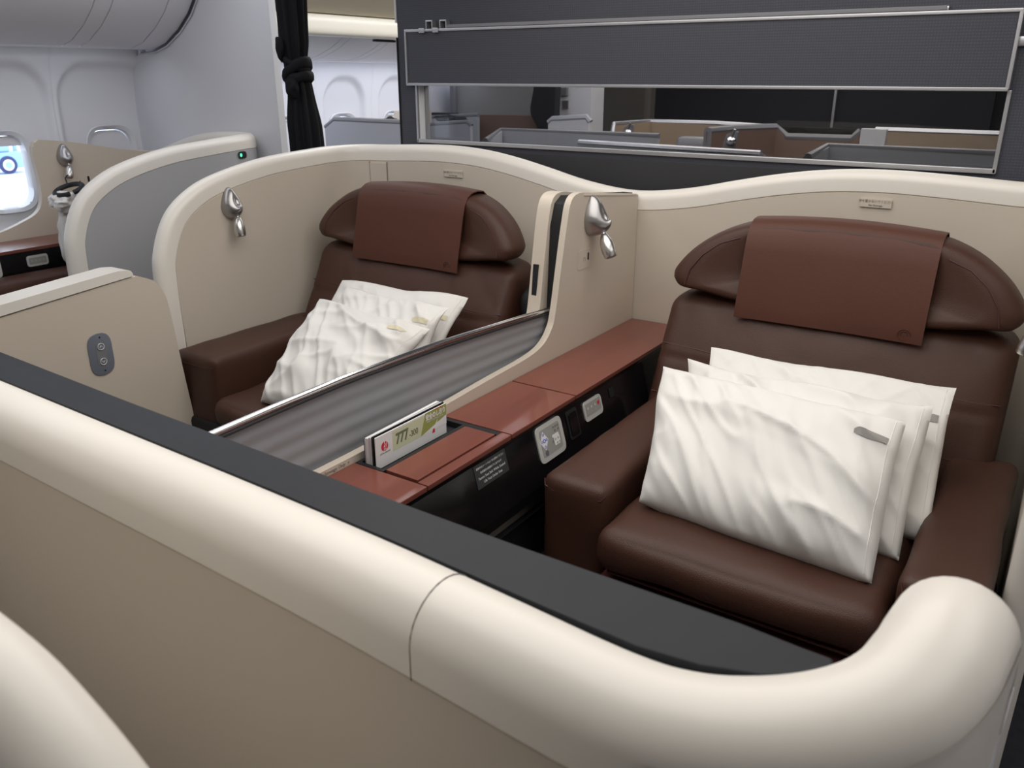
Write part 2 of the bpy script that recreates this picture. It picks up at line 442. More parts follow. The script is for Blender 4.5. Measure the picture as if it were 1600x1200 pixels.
# bin runs
def bins(y_edges, prof, label, grp, gap=.004, cat='overhead bin', rev=False):
    NW = ['first', 'second', 'third', 'fourth', 'fifth', 'sixth', 'seventh', 'eighth', 'ninth', 'tenth']; cnt = {True: 0, False: 0}
    tot = {True: 0, False: 0}
    for i in range(len(y_edges) - 1): tot[y_edges[i + 1] - y_edges[i] > .144] += 1
    for i in range(len(y_edges) - 1):
        y0, y1 = y_edges[i] + gap / 2, y_edges[i + 1] - gap / 2
        wide = y1 - y0 > .14
        o = slab('overhead_bin' if wide else 'bin_filler', prof, 1, y0, y1, 'binwhite', bev=.004, seg=2, origin=(-4.2, y0, 1.7))
        k = cnt[wide]; cnt[wide] += 1; nw = NW[tot[wide] - 1 - k] if rev else NW[k]
        tag(o, label % (nw + (' curved overhead bin' if wide else ' narrow filler between bins')), cat if wide else 'filler panel', grp if wide else grp + ' fillers')
pf = [(-4.46, 1.70), (-4.38, 1.672), (-4.28, 1.672), (-4.17, 1.70), (-4.05, 1.765), (-3.95, 1.84), (-3.88, 1.92), (-3.84, 2.0), (-3.82, 2.1), (-3.82, 2.29), (-4.46, 2.29)]
bins([.84, 1.4, 1.49, 1.93, 2.02, 2.44, 2.53, 2.82, 2.955], pf, 'pale grey %s counted from the white partition forwards', 'forward overhead bins', rev=True)
pa = [(-4.46, 1.66), (-4.38, 1.625), (-4.30, 1.622), (-4.16, 1.65), (-4.02, 1.70), (-3.88, 1.775), (-3.88, 2.29), (-4.46, 2.29)]
bins([3.02, 3.50, 3.57, 4.02, 4.09, 4.40, 4.47, 4.95, 5.02, 5.5, 6.0, 6.5, 7.0, 7.45], pa, 'bluish grey %s counted from the black curtain aft', 'aft overhead bins')
r = slab('bin_rail', rpoly([(-3.90, 1.755), (-3.80, 1.755), (-3.80, 1.875), (-3.90, 1.875)], .045, 6), 1, 3.03, 7.45, 'warmrail', bev=0, origin=(-3.85, 3.03, 1.8))
tag(r, 'warm white rounded rail running along the aft overhead bins', 'bin rail')
r = slab('ceiling_panel', [(-3.87, 1.88), (-3.83, 1.88), (-3.30, 2.29), (-3.87, 2.29)], 1, 3.03, 7.45, 'ceil', bev=0)
r['kind'] = 'structure'; r.name = 'trim_1'
# tuck slot on the bins
b = box('bin_latch', (-3.93, 4.30, 1.742), (-3.905, 4.50, 1.752), 'black', bev=.002, origin=(-3.92, 4.3, 1.74)); tag(b, 'thin dark latch slot at the aft bin edge', 'latch')

# class divider by the windows (plane y = 2.98), cut to the bin profile
pts = [(XW, 0), (-2.99, 0), (-2.99, 0.0), (-3.30, 0.0), (-3.30, 2.29), (-3.80, 2.29), (-3.80, 2.08)]
pts = [(XW - .05, 0), (-3.36, 0), (-3.36, 2.29), (-3.80, 2.29), (-3.80, 2.08), (-3.82, 2.0), (-3.86, 1.915), (-3.935, 1.83), (-4.04, 1.752), (-4.165, 1.688), (-4.28, 1.658), (-4.42, 1.655), (-4.46, 1.64), (XW - .05, 1.60), (XW - .05, 1.5)]
cd = slab('partition', pts, 1, 2.965, 3.01, 'white', bev=.003, origin=(-3.9, 2.98, 0)); cd.name = 'trim_2'; cd['kind'] = 'structure'
edge = [(-3.80, 2.29), (-3.80, 2.08), (-3.82, 2.0), (-3.86, 1.915), (-3.935, 1.83), (-4.04, 1.752), (-4.165, 1.688), (-4.28, 1.658), (-4.40, 1.655)]
tube('trim_3', [(x - .0, 2.96, z) for x, z in edge], .006, 'silver', n=8)['kind'] = 'structure'

# ------------------------------------------------------------------ slate bulkhead behind the suites
BY = 3.05; BXL, BXR = -2.635, -.115
OX0, OX1, OZ0, OZ1 = -2.53, -.225, 1.268, 1.50
bm = bmesh.new()
for lo, hi in (((BXL, BY, 0), (OX0, BY + .07, 2.29)), ((OX1, BY, 0), (BXR, BY + .07, 2.29)),
               ((OX0, BY, 0), (OX1, BY + .07, OZ0)), ((OX0, BY, OZ1), (OX1, BY + .07, 2.29))):
    add_box(bm, lo, hi)
bh = bmk('wall_mid', bm, 'bulk', smooth=False); bh['kind'] = 'structure'
box('trim_4', (BXL - .006, BY - .006, 0), (BXL + .0, BY + .076, 1.70), 'black', bev=.001)['kind'] = 'structure'
box('trim_5', (BXL - .008, BY - .006, 1.76), (BXL - .002, BY + .076, 2.29), 'white', bev=.001)['kind'] = 'structure'
box('trim_6', (BXL + .004, BY - .014, .02), (BXR, BY - .001, 1.236), 'bulkplain', bev=.002)['kind'] = 'structure'
# pass-through window: frame + smoked pane
iw = thing('bulkhead_window', (-1.38, BY, 1.268), 'long smoked glass window with silver frame in the dark bulkhead', 'window')
fw_ = .010
def bar(name, lo, hi, m, p, bev=.002): return box(name, lo, hi, m, p, bev)
bar('frame_bar', (OX0 - .006, BY - .012, OZ0 - .012), (OX1 + .008, BY + .0, OZ0 + .004), 'silver', iw)
bar('frame_bar', (OX0 - .008, BY - .012, OZ0 - .01), (OX0 + .004, BY, OZ1), 'silver', iw)
bar('frame_bar', (OX1 - .002, BY - .012, OZ0 - .01), (OX1 + .010, BY, OZ1 + .003), 'silver', iw)
bar('jamb', (OX0 + .0005, BY + .0, OZ0), (OX0 + .006, BY + .07, OZ1), 'white', iw)
bar('glass_pane', (OX0 + .006, BY + .035, OZ0 + .001), (OX1 - .001, BY + .041, OZ1 - .001), 'tint', iw, 0)
# fold-down flap above
fl = thing('bulkhead_flap', (-1.38, BY, 1.5), 'long slate flap with silver edging above the bulkhead window', 'panel')
FX0, FX1, FZ0, FZ1 = -2.562, -.230, 1.507, 1.722
bar('flap_board', (FX0, BY - .030, FZ0), (FX1, BY - .004, FZ1), 'bulk', fl)
for lo, hi in (((FX0 - .006, BY - .036, FZ1 - .004), (FX1 + .006, BY - .002, FZ1 + .007)), ((FX0 - .006, BY - .036, FZ0 - .007), (FX1 + .006, BY - .002, FZ0 + .004)),
               ((FX0 - .007, BY - .036, FZ0), (FX0 + .003, BY - .002, FZ1)), ((FX1 - .003, BY - .036, FZ0), (FX1 + .008, BY - .002, FZ1))):
    bar('edge_strip', lo, hi, 'silver', fl)
rl = thing('bulkhead_rail', (-1.4, BY - .01, 1.735), 'thin dark support rail with round metal end above the flap', 'rail')
bar('rail_bar', (-2.345, BY - .024, 1.731), (-.43, BY - .001, 1.744), 'gtrim', rl)
tube('end_cap', [(-.435, BY - .012, 1.7375), (-.425, BY - .012, 1.7375)], .0085, 'silver', rl, n=12)
for i, cx in enumerate((-2.452, -2.377)):
    cl = thing('bracket_clip', (cx, BY - .03, 1.725), ['left', 'right'][i] + ' silver loop clip on the top edge of the bulkhead flap', 'clip', 'flap clips')
    bar('clip_foot', (cx - .028, BY - .044, 1.713), (cx + .002, BY - .0365, 1.732), 'silver', cl)
    for lo, hi in (((cx, BY - .03, 1.7295), (cx + .006, BY - .001, 1.762)), ((cx + .032, BY - .03, 1.7295), (cx + .038, BY - .001, 1.762)), ((cx, BY - .03, 1.757), (cx + .038, BY - .001, 1.763))):
        bar('clip_loop', lo, hi, 'silver', cl)
box('wall_fitting', (-.228, BY - .02, 1.625), (-.196, BY - .001, 1.655), 'silver', bev=.008, origin=(-.21, BY, 1.64))
tag(bpy.data.objects['wall_fitting'], 'small round metal stud on the bulkhead right of the flap', 'fitting')

# ------------------------------------------------------------------ aft cabin seen through gap and glass
def standing(name, top, Y, th, m, label, cat, group=None, z0=0.0, bev=.004, parent=None, trim=None):
    pts = [at(x, y, 1, Y) for x, y in top]
    P2 = [(p.x, p.z) for p in pts] + [(pts[-1].x, z0), (pts[0].x, z0)]
    if parent is None:
        o = thing(name, (pts[0].x, Y, 0), label, cat, group)
    else: o = parent
    slab('panel', P2, 1, Y, Y + th, m, o, bev)
    if trim:
        tube('edge_trim', [(p.x, Y + th / 2, p.z) for p in pts], th * .62, trim, o, n=8)
    return o
gw = 'grey suite walls of the aft cabin'
standing('suite_wall', [(507, 199), (521, 187), (631, 192)], 4.05, .03, 'ggrey', 'bluish grey suite wall between the black curtain and the bulkhead', 'suite wall', trim='gtrim')
standing('suite_wall', [(524, 186), (566, 185), (604, 189)], 4.35, .03, 'gtrim', 'dark grey edge of a seat just behind the bluish suite wall', 'suite wall')
standing('wall_monument', [(615, 174), (634, 174)], 4.9, .3, 'sand', 'small pinkish white cabinet corner beside the bulkhead edge', 'cabinet')
standing('side_cabinet', [(712, 128), (860, 128)], 5.75, .2, 'taupegrey', 'tall plain grey cabinet wall at the back of the aft cabin', 'cabinet', z0=0)
box('cabinet_post', *((lambda a, b: ((a.x, 5.70, .0), (b.x, 5.74, 2.28)))(at(703, 150, 1, 5.7), at(709, 150, 1, 5.7))), 'gtrim', bev=.002, origin=(at(690, 150, 1, 5.7).x, 5.7, 0))
tag(bpy.data.objects['cabinet_post'], 'dark strut standing against the grey wall at left behind the glass', 'post')
standing('low_wall', [(742, 179), (858, 181), (872, 186)], 5.62, .05, 'brownpanel', 'low brown wall behind the grey suites', 'wall panel', trim=None)
standing('door_monument', [(861, 128), (925, 128)], 5.75, .2, 'white', 'pale monument with switch plates right of the black coat', 'cabinet')
a = at(876, 137, 1, 5.73); b_ = at(886, 149, 1, 5.73); mon = bpy.data.objects['door_monument']
box('wall_phone', (a.x, 5.72, b_.z), (b_.x, 5.749, a.z), 'gtrim', mon, .002)
a = at(878, 157, 1, 5.73); b_ = at(887, 169, 1, 5.73)
box('switch_plate', (a.x, 5.735, b_.z), (b_.x, 5.749, a.z), 'silver', mon, .002)
standing('door_frame', [(925, 128), (1018, 128)], 7.25, .2, 'taupe', 'dim grey door recess at the back of the aft cabin', 'door frame')
standing('door_jamb', [(912, 128), (922, 128)], 6.85, .1, 'ggrey', 'pale vertical jamb left of the dim door recess', 'jamb', 'door recess jambs')
standing('door_jamb', [(1009, 128), (1018, 128)], 6.85, .1, 'taupe', 'dark vertical jamb right of the dim door recess', 'jamb')
box('dark_screen_post', *((lambda p, q: ((p.x, 7.3, 0), (q.x, 7.34, 2.28)))(at(1303, 150, 1, 7.3), at(1307, 150, 1, 7.3))), 'silver', bev=.001, origin=(at(1303, 150, 1, 7.3).x, 7.3, 0))
tag(bpy.data.objects['dark_screen_post'], 'thin silver strip on the dark wall behind the glass', 'strip')
standing('dark_partition', [(1016, 128), (1330, 128), (1560, 128)], 7.35, .05, 'dark', 'plain dark bulkhead at the far end behind the glass', 'partition', z0=0)
# black coat hanging
def blob(name, c, rad, m, label, cat, nz=.2, seed=1, sub=4, parent=None, group=None):
    bm = bmesh.new(); bmesh.ops.create_icosphere(bm, subdivisions=sub, radius=1)
    for v in bm.verts:
        q = v.co * 1.6 + Vector((seed, seed * 2, 0)); k = 1 + nz * noise.noise(q) + nz * .5 * noise.noise(q * 2.7)
        v.co = Vector(c) + Vector((v.co.x * rad[0] * k, v.co.y * rad[1] * k, v.co.z * rad[2] * k))
    if parent is not None: return bmk(name, bm, m, parent, ang=80)
    o = bmk(name, bm, m, origin=(c[0], c[1], c[2] - rad[2]), ang=80); return tag(o, label, cat, group)
pc = at(862, 165, 1, 5.56)
slab('hanging_coat', rpoly([(at(845, 128, 1, 5.56).x, 1.62), (pc.x - .17, pc.z - .05), (at(858, 200, 1, 5.56).x, 1.05), (at(892, 200, 1, 5.56).x, 1.1), (at(870, 178, 1, 5.56).x, pc.z - .1), (at(873, 128, 1, 5.56).x, 1.62)], .05), 1, 5.52, 5.60, 'black', bev=.03, seg=3, origin=(pc.x, 5.56, 1.05))
tag(bpy.data.objects['hanging_coat'], 'black coat hanging at the pale monument in the aft cabin', 'coat')
standing('suite_wall', [(668, 190), (672, 184), (746, 180)], 5.45, .03, 'ggrey', 'far grey suite wall at the left end behind the glass', 'suite wall', trim='gtrim')
standing('suite_wall', [(655, 210), (673, 195), (729, 191), (735, 197)], 5.1, .03, 'ggrey', 'grey suite wall with round corner nearest the left glass edge', 'suite wall', trim='gtrim')
standing('suite_wall', [(856, 192), (861, 187), (915, 184), (920, 191)], 5.40, .04, 'white', 'bright grey suite wall panel below the black coat', 'suite wall', trim='ggrey')
# long grey suite wall in the middle
def run3(name, P, th, m, label, cat, trim='gtrim', drop=1.1):
    o = thing(name, (P[0][0], P[0][1], 0), label, cat)
    P = [Vector(p) for p in P]
    for i in range(len(P) - 1):
        d = (P[i + 1] - P[i]); nn = Vector((-d.y, d.x, 0)).normalized() * th / 2
        V = []
        for q in (P[i], P[i + 1]):
            for s in (-1, 1):
                for z in (q.z, 0): V.append((q.x + nn.x * s, q.y + nn.y * s, z))
        mk('panel', V, [(0, 1, 5, 4), (2, 6, 7, 3), (0, 4, 6, 2), (1, 3, 7, 5), (0, 2, 3, 1), (4, 5, 7, 6)], m, o, smooth=False)
    tube('edge_trim', P, th * .62, trim, o, n=8)
    return o
run3('suite_wall', [at(758, 221, 2, 1.2), at(782, 204, 2, 1.2), at(1030, 213, 2, 1.2)], .03, 'ggrey', 'long low grey suite wall in the middle of the glass', 'suite wall')
run3('suite_wall', [at(905, 223, 2, 1.17), at(1188, 241, 2, 1.17), at(1196, 250, 2, 1.12)], .03, 'ggrey', 'low grey suite edge right along the bottom of the glass', 'suite wall', 'silver')
run3('suite_wall', [at(1262, 246, 2, 1.2), at(1292, 229, 2, 1.2), at(1570, 241, 2, 1.2)], .03, 'ggrey', 'pale grey suite wall at the right end of the glass', 'suite wall')
run3('suite_wall', [at(956, 215, 1, 5.4), at(959, 194, 1, 5.45), at(1016, 190, 1, 5.9), at(1120, 193, 1, 5.95), at(1212, 199, 1, 5.95)], .03, 'tan', 'tan suite wall with a silver lamp behind the long grey one', 'suite wall', 'silver')
run3('suite_wall', [at(1104, 236, 1, 4.9), at(1106, 205, 1, 4.9), at(1150, 201, 1, 5.3), at(1212, 199, 1, 5.6), at(1230, 214, 1, 5.6), at(1330, 217, 1, 5.6), at(1345, 205, 1, 5.6)], .04, 'brownpanel', 'brown suite wall with notched top around a black screen', 'suite wall', 'gtrim')
run3('suite_wall', [at(1368, 203, 1, 5.7), at(1570, 210, 1, 5.7)], .03, 'tan', 'plain tan suite wall at the right behind the glass', 'suite wall', 'silver')
p = at(1345, 205, 1, 5.3); q = at(1386, 202, 1, 5.3)
box('suite_end_panel', (p.x, 5.3, .0), (q.x, 5.34, q.z), 'white', bev=.004, origin=(p.x, 5.3, .3)); tag(bpy.data.objects['suite_end_panel'], 'white end panel beside the notched brown suite wall', 'suite wall')
p = at(1215, 197, 1, 5.85); q = at(1340, 222, 1, 5.85)
box('seat_screen', (p.x, 5.85, .0), (q.x, 5.89, p.z), 'gloss', bev=.004, origin=(p.x, 5.85, q.z)); tag(bpy.data.objects['seat_screen'], 'wide black screen behind the notched brown wall', 'screen')
for (x, y, Y, lb) in ((983, 208, 5.42, 'small silver reading lamp on the tan aft suite wall'), (1144, 221, 4.9, 'small silver reading lamp on the brown aft suite wall')):
    c = at(x, y, 1, Y); t = thing('aft_reading_lamp', (c.x, Y, c.z), lb, 'reading lamp')
    blob('lamp_ball', (c.x, Y - .02, c.z), (.03, .03, .03), 'chrome', '', '', nz=0, sub=3, parent=t)
    slab('lamp_base', rpoly([(c.x - .06, c.z - .05), (c.x + .02, c.z - .05), (c.x + .03, c.z + .06), (c.x - .04, c.z + .04)], .015), 1, Y + .0, Y + .02, 'gtrim', t, .003)
    tube('lamp_arm', [(c.x, Y - .02, c.z + .02), (c.x + .02, Y - .03, c.z + .07)], .008, 'satin', t)
p = at(1053, 213, 1, 5.2); q = at(1100, 240, 1, 5.2)
soft('aft_armchair', (p.x, 5.2, .0), (q.x, 5.32, p.z), .04, 'gtrim', None, n=(8, 6, 8)); tag(bpy.data.objects['aft_armchair'], 'dark grey seat top between the tan and brown x')
pc = at(584, 187, 1, 4.2); blob('blanket_bundle', (pc.x, 4.36, pc.z - .02), (.045, .04, .035), 'black', 'small dark bundle on top of the bluish suite wall', 'blanket', .3)
pc = at(714, 182, 1, 5.47); blob('blanket_bundle', (pc.x - .05, 5.47, pc.z - .02), (.17, .05, .035), 'black', 'dark bundle on the far left suite behind the glass', 'blanket', .3, 3)
p = at(668, 176, 1, 5.5); q = at(705, 181, 1, 5.5)
box('aft_shelf', (p.x, 5.5, 0), (q.x, 5.6, p.z), 'black', bev=.003, origin=(p.x, 5.5, 0)); tag(bpy.data.objects['aft_shelf'], 'dark shelf below the strut behind the left glass', 'shelf')

# ------------------------------------------------------------------ black curtain with knot
ct = thing('curtain', (-3.2, 3.0, 0), 'black gathered curtain tied in a loose knot beside the white partition', 'curtain')
def cloth_column(name, zs, cx, rx, ry, seed, npl=9, amp=.16, cy=2.90, parent=ct):
    V = []; Fc = []; n = 72; P = []
    for k, z in enumerate(zs):
        for j in range(n):
            a = 2 * PI * j / n
            pl = 1 + amp * math.sin(npl * a + seed + .8 * math.sin(z * 3.0)) + .10 * noise.noise(Vector((math.cos(a) * 1.7, math.sin(a) * 1.7 + seed, z * 2.5)))
            V.append((cx[k] + rx[k] * math.cos(a) * pl, cy + ry[k] * math.sin(a) * pl, z))
    m = len(zs)
    for i in range(m - 1):
        for j in range(n): Fc.append((i * n + j, i * n + (j + 1) % n, (i + 1) * n + (j + 1) % n, (i + 1) * n + j))
    Fc += [tuple(range(n))[::-1], tuple((m - 1) * n + j for j in range(n))]
    return mk(name, V, Fc, 'curtain', parent, ang=80)
def interp(z, tab):
    for (a, va), (b, vb) in zip(tab, tab[1:]):
        if a <= z <= b:
            t = (z - a) / (b - a); t = t * t * (3 - 2 * t); return va + (vb - va) * t
    return tab[-1][1] if z > tab[-1][0] else tab[0][1]
zs = np.linspace(.02, 2.28, 90)
CXc = at(466, 100, 1, 2.90).x
cloth_column('curtain_cloth', zs, [CXc + interp(z, [(0, .03), (1.2, .01), (1.45, .0), (1.6, -.02), (2.3, -.015)]) for z in zs],
             [interp(z, [(0, .10), (1.3, .076), (1.5, .056), (1.58, .050), (1.7, .064), (2.3, .085)]) for z in zs],
             [interp(z, [(0, .10), (1.3, .07), (1.5, .05), (1.58, .045), (1.7, .055), (2.3, .08)]) for z in zs], 1.0)
def wrap(name, z, tilt, rx, w_, seed, cxo=0):
    V = []; Fc = []; n = 48; k = 10
    for j in range(n):
        a = 2 * PI * j / n; c = Vector((CXc + cxo + rx * math.cos(a), 2.90 + rx * .85 * math.sin(a), z + tilt * math.cos(a)))
        nrm = Vector((math.cos(a), math.sin(a), 0))
        for i in range(k):
            b = 2 * PI * i / k; q = 1 + .25 * noise.noise(Vector((a * 2, b, seed)))
            V.append(c + nrm * math.cos(b) * .013 * q + Vector((0, 0, 1)) * math.sin(b) * w_ * q)
    for j in range(n):
        for i in range(k): Fc.append((j * k + i, ((j + 1) % n) * k + i, ((j + 1) % n) * k + (i + 1) % k, j * k + (i + 1) % k))
    return mk(name, V, Fc, 'curtain', ct, ang=80)
wrap('knot_wrap', 1.565, .035, .064, .026, 1, -.01); wrap('knot_wrap', 1.60, -.03, .060, .020, 4, -.015); wrap('knot_wrap', 1.525, .015, .060, .024, 7, 0.0)
blob('knot_tail', (CXc - .045, 2.84, 1.66), (.022, .02, .055), 'curtain', '', '', .3, 5, 3, ct)
blob('knot_tail', (CXc + .01, 2.84, 1.485), (.034, .024, .045), 'curtain', '', '', .35, 8, 3, ct)

# ------------------------------------------------------------------ centre suite shell
CX = -1.385; XL, XR = -2.846, .076; YR = 2.931
sh = thing('suite_shell', (CX, YR, 0), 'cream moulded shell wrapping behind both brown seats with a wavy top rim', 'seat shell')
left = [(XL, 1.835, 0.0), (XL, 1.833, .45), (XL, 1.832, .80), (XL, 1.85, .925), (XL, 1.915, 1.05), (XL, 2.02, 1.13), (XL, 2.16, 1.180), (XL, 2.40, 1.222), (XL, 2.68, 1.240)]
corner = [(XL + .008, 2.80, 1.244), (XL + .045, 2.885, 1.246), (XL + .12, 2.925, 1.248)]
rear = [(-2.61, YR, 1.251), (-2.42, YR, 1.260), (-2.25, YR, 1.263), (-2.08, YR, 1.253), (-1.924, YR, 1.230), (-1.77, YR, 1.198), (-1.625, YR, 1.165), (-1.49, YR, 1.144), (CX, YR, 1.137)]
half = left + corner + rear
mir = [(2 * CX - x, y, z) for x, y, z in half][::-1][1:]
shell(sh, half + mir, 'beige', 'shellgrey')
ob = [o for o in sh.children if o.name.startswith('shell_panel')][0]
# fine joints of the rim, access panel, placards
def rimjoint(x, y, z, parent=sh): pass
pl = slab('access_panel', [(-2.698, 1.055), (-2.60, 1.055), (-2.60, 1.172), (-2.698, 1.171)], 1, 2.890, 2.898, 'beige', sh, .0012)
for x0, x1, z0, z1 in ((-2.702, -2.698, 1.05, 1.176), (-2.702, -2.596, 1.049, 1.053), (-2.600, -2.5975, .9, 1.178)):
    box('panel_joint', (x0, 2.8925, z0), (x1, 2.8965, z1), 'ink', sh, 0)
for s in (0, 1):
    cxp = -2.222 if s == 0 else -.523; zz = 1.148 if s == 0 else 1.160
    box('placard', (cxp - .048, 2.8905, zz - .013), (cxp + .048, 2.8945, zz + .015), 'beige', sh, .0008)
    text('placard_text', '物を置かないでください', .0095, frame((cxp, 2.8902, zz + .006), (1, 0, 0), (0, 0, 1)), 'ink', sh)
    text('placard_text', 'No Stowage', .0085, frame((cxp, 2.8902, zz - .006), (1, 0, 0), (0, 0, 1)), 'ink', sh, bold=.0002)

# ------------------------------------------------------------------ divider between the two suites
dv = thing('suite_divider', (CX, 2.0, 0), 'beige divider post and low ridge between the two seats', 'divider')
prof = [(.78, .20), (2.893, .20), (2.893, 1.128), (2.50, 1.172)]
prof += [tuple(v) for v in catmull([(2.50, 1.174, 0), (2.425, 1.182, 0), (2.375, 1.165, 0), (2.350, 1.10, 0), (2.325, .96, 0), (2.300, .81, 0), (2.275, .755, 0), (2.22, .715, 0), (2.12, .697, 0), (1.9, .688, 0), (1.445, .668, 0), (.90, .668, 0), (.78, .668, 0)], 5)]
prof = [(p[0], p[1]) for p in prof]
slab('divider_panel', [(y_ + (.016 * min(1, max(0, (z_ - .8) / .3)) if y_ < 2.6 else 0), z_) for y_, z_ in prof], 0, -1.378, -1.355, 'sand', dv, .007, 4)
prof2 = [(p[0] + (.0 if p[1] > .72 else 0), p[1]) for p in prof]
slab('divider_panel', prof2, 0, -1.466, -1.4175, 'sand', dv, .009, 3)
slab('screen_slot', [(2.335, .60), (2.89, .60), (2.89, 1.133), (2.425, 1.172), (2.385, 1.15), (2.36, 1.08)], 0, -1.4172, -1.3785, 'black', dv, .0)
box('top_cap', (-1.377, 2.47, 1.168), (-1.352, 2.88, 1.175), 'sand', dv, .002, mtx=Matrix.Translation((0, 2.68, 1.17)) @ Matrix.Rotation(math.radians(-6.2), 4, 'X') @ Matrix.Translation((0, -2.68, -1.17)) @ Matrix.Translation((0, 0, -.022)))
slab('slot', [(2.303, .80), (2.325, .80), (2.340, .955), (2.318, .955)], 0, -1.455, -1.436, 'black', dv, .0)
# headphone socket plate
c = Vector((-1.3545, 2.485, .955)); fr = frame(c, (0, 1, 0), (0, .18, 1))
plate('jack_plate', fr, .088, .066, .0012, .008, 'sand', dv, .0004)
jp = frame(c + Vector((.0012, .026, .006)), (0, 1, 0), (0, 0, 1)); plate('headphone_jack', jp, .009, .026, .001, .0045, 'black', dv, 0)
text('jack_symbol', '∩', .022, frame(c + Vector((.0014, .0, -.002)), (0, 1, 0), (0, 0, 1)), 'taupe', dv)
text('ridge_text', 'Stowage Only  ▪', .0125, frame((-1.3545, 1.275, .657), (0, 1, 0), (0, 0, 1)), 'ink', dv, shear=.2)

# roller screen
ps = thing('privacy_screen', (CX, 1.6, .6), 'grey pleated privacy screen with a chrome top rail between the seats', 'privacy screen')
ytab = [(.80, .838), (.975, .843), (1.15, .847), (1.37, .849), (1.75, .838), (2.10, .818), (2.35, .800)]
def ztop(y): return float(np.interp(y, [a for a, _ in ytab], [b for _, b in ytab]))
V = []; Fc = []; ny, nz = 40, 60
for i in range(ny + 1):
    y = .80 + (2.352 - .80) * i / ny; zt = ztop(y)
    if y > 2.28: pass
    for j in range(nz + 1):
        t = j / nz; z = .60 + (zt - .60) * t
        V.append((-1.397 + .0011 * math.cos(2 * PI * t * 6.0) * (1 if j > 0 else 0), y, z))
for i in range(ny):
    for j in range(nz): a = i * (nz + 1) + j; Fc.append((a, a + nz + 1, a + nz + 2, a + 1))
k0 = len(V)
V += [(x - .004, y, z) for x, y, z in V[:k0]]
Fc += [tuple(k0 + q for q in f)[::-1] for f in list(Fc)]
mk('screen_cloth', V, Fc, 'screen', ps, ang=60)
tube('top_rail', [(-1.397, y, ztop(y) + .004) for y in np.linspace(.80, 2.352, 24)], .0085, 'chrome', ps, n=12)
tube('rail_gasket', [(-1.389, y, ztop(y) - .007) for y in np.linspace(.80, 2.352, 24)], .0035, 'black', ps, n=8)

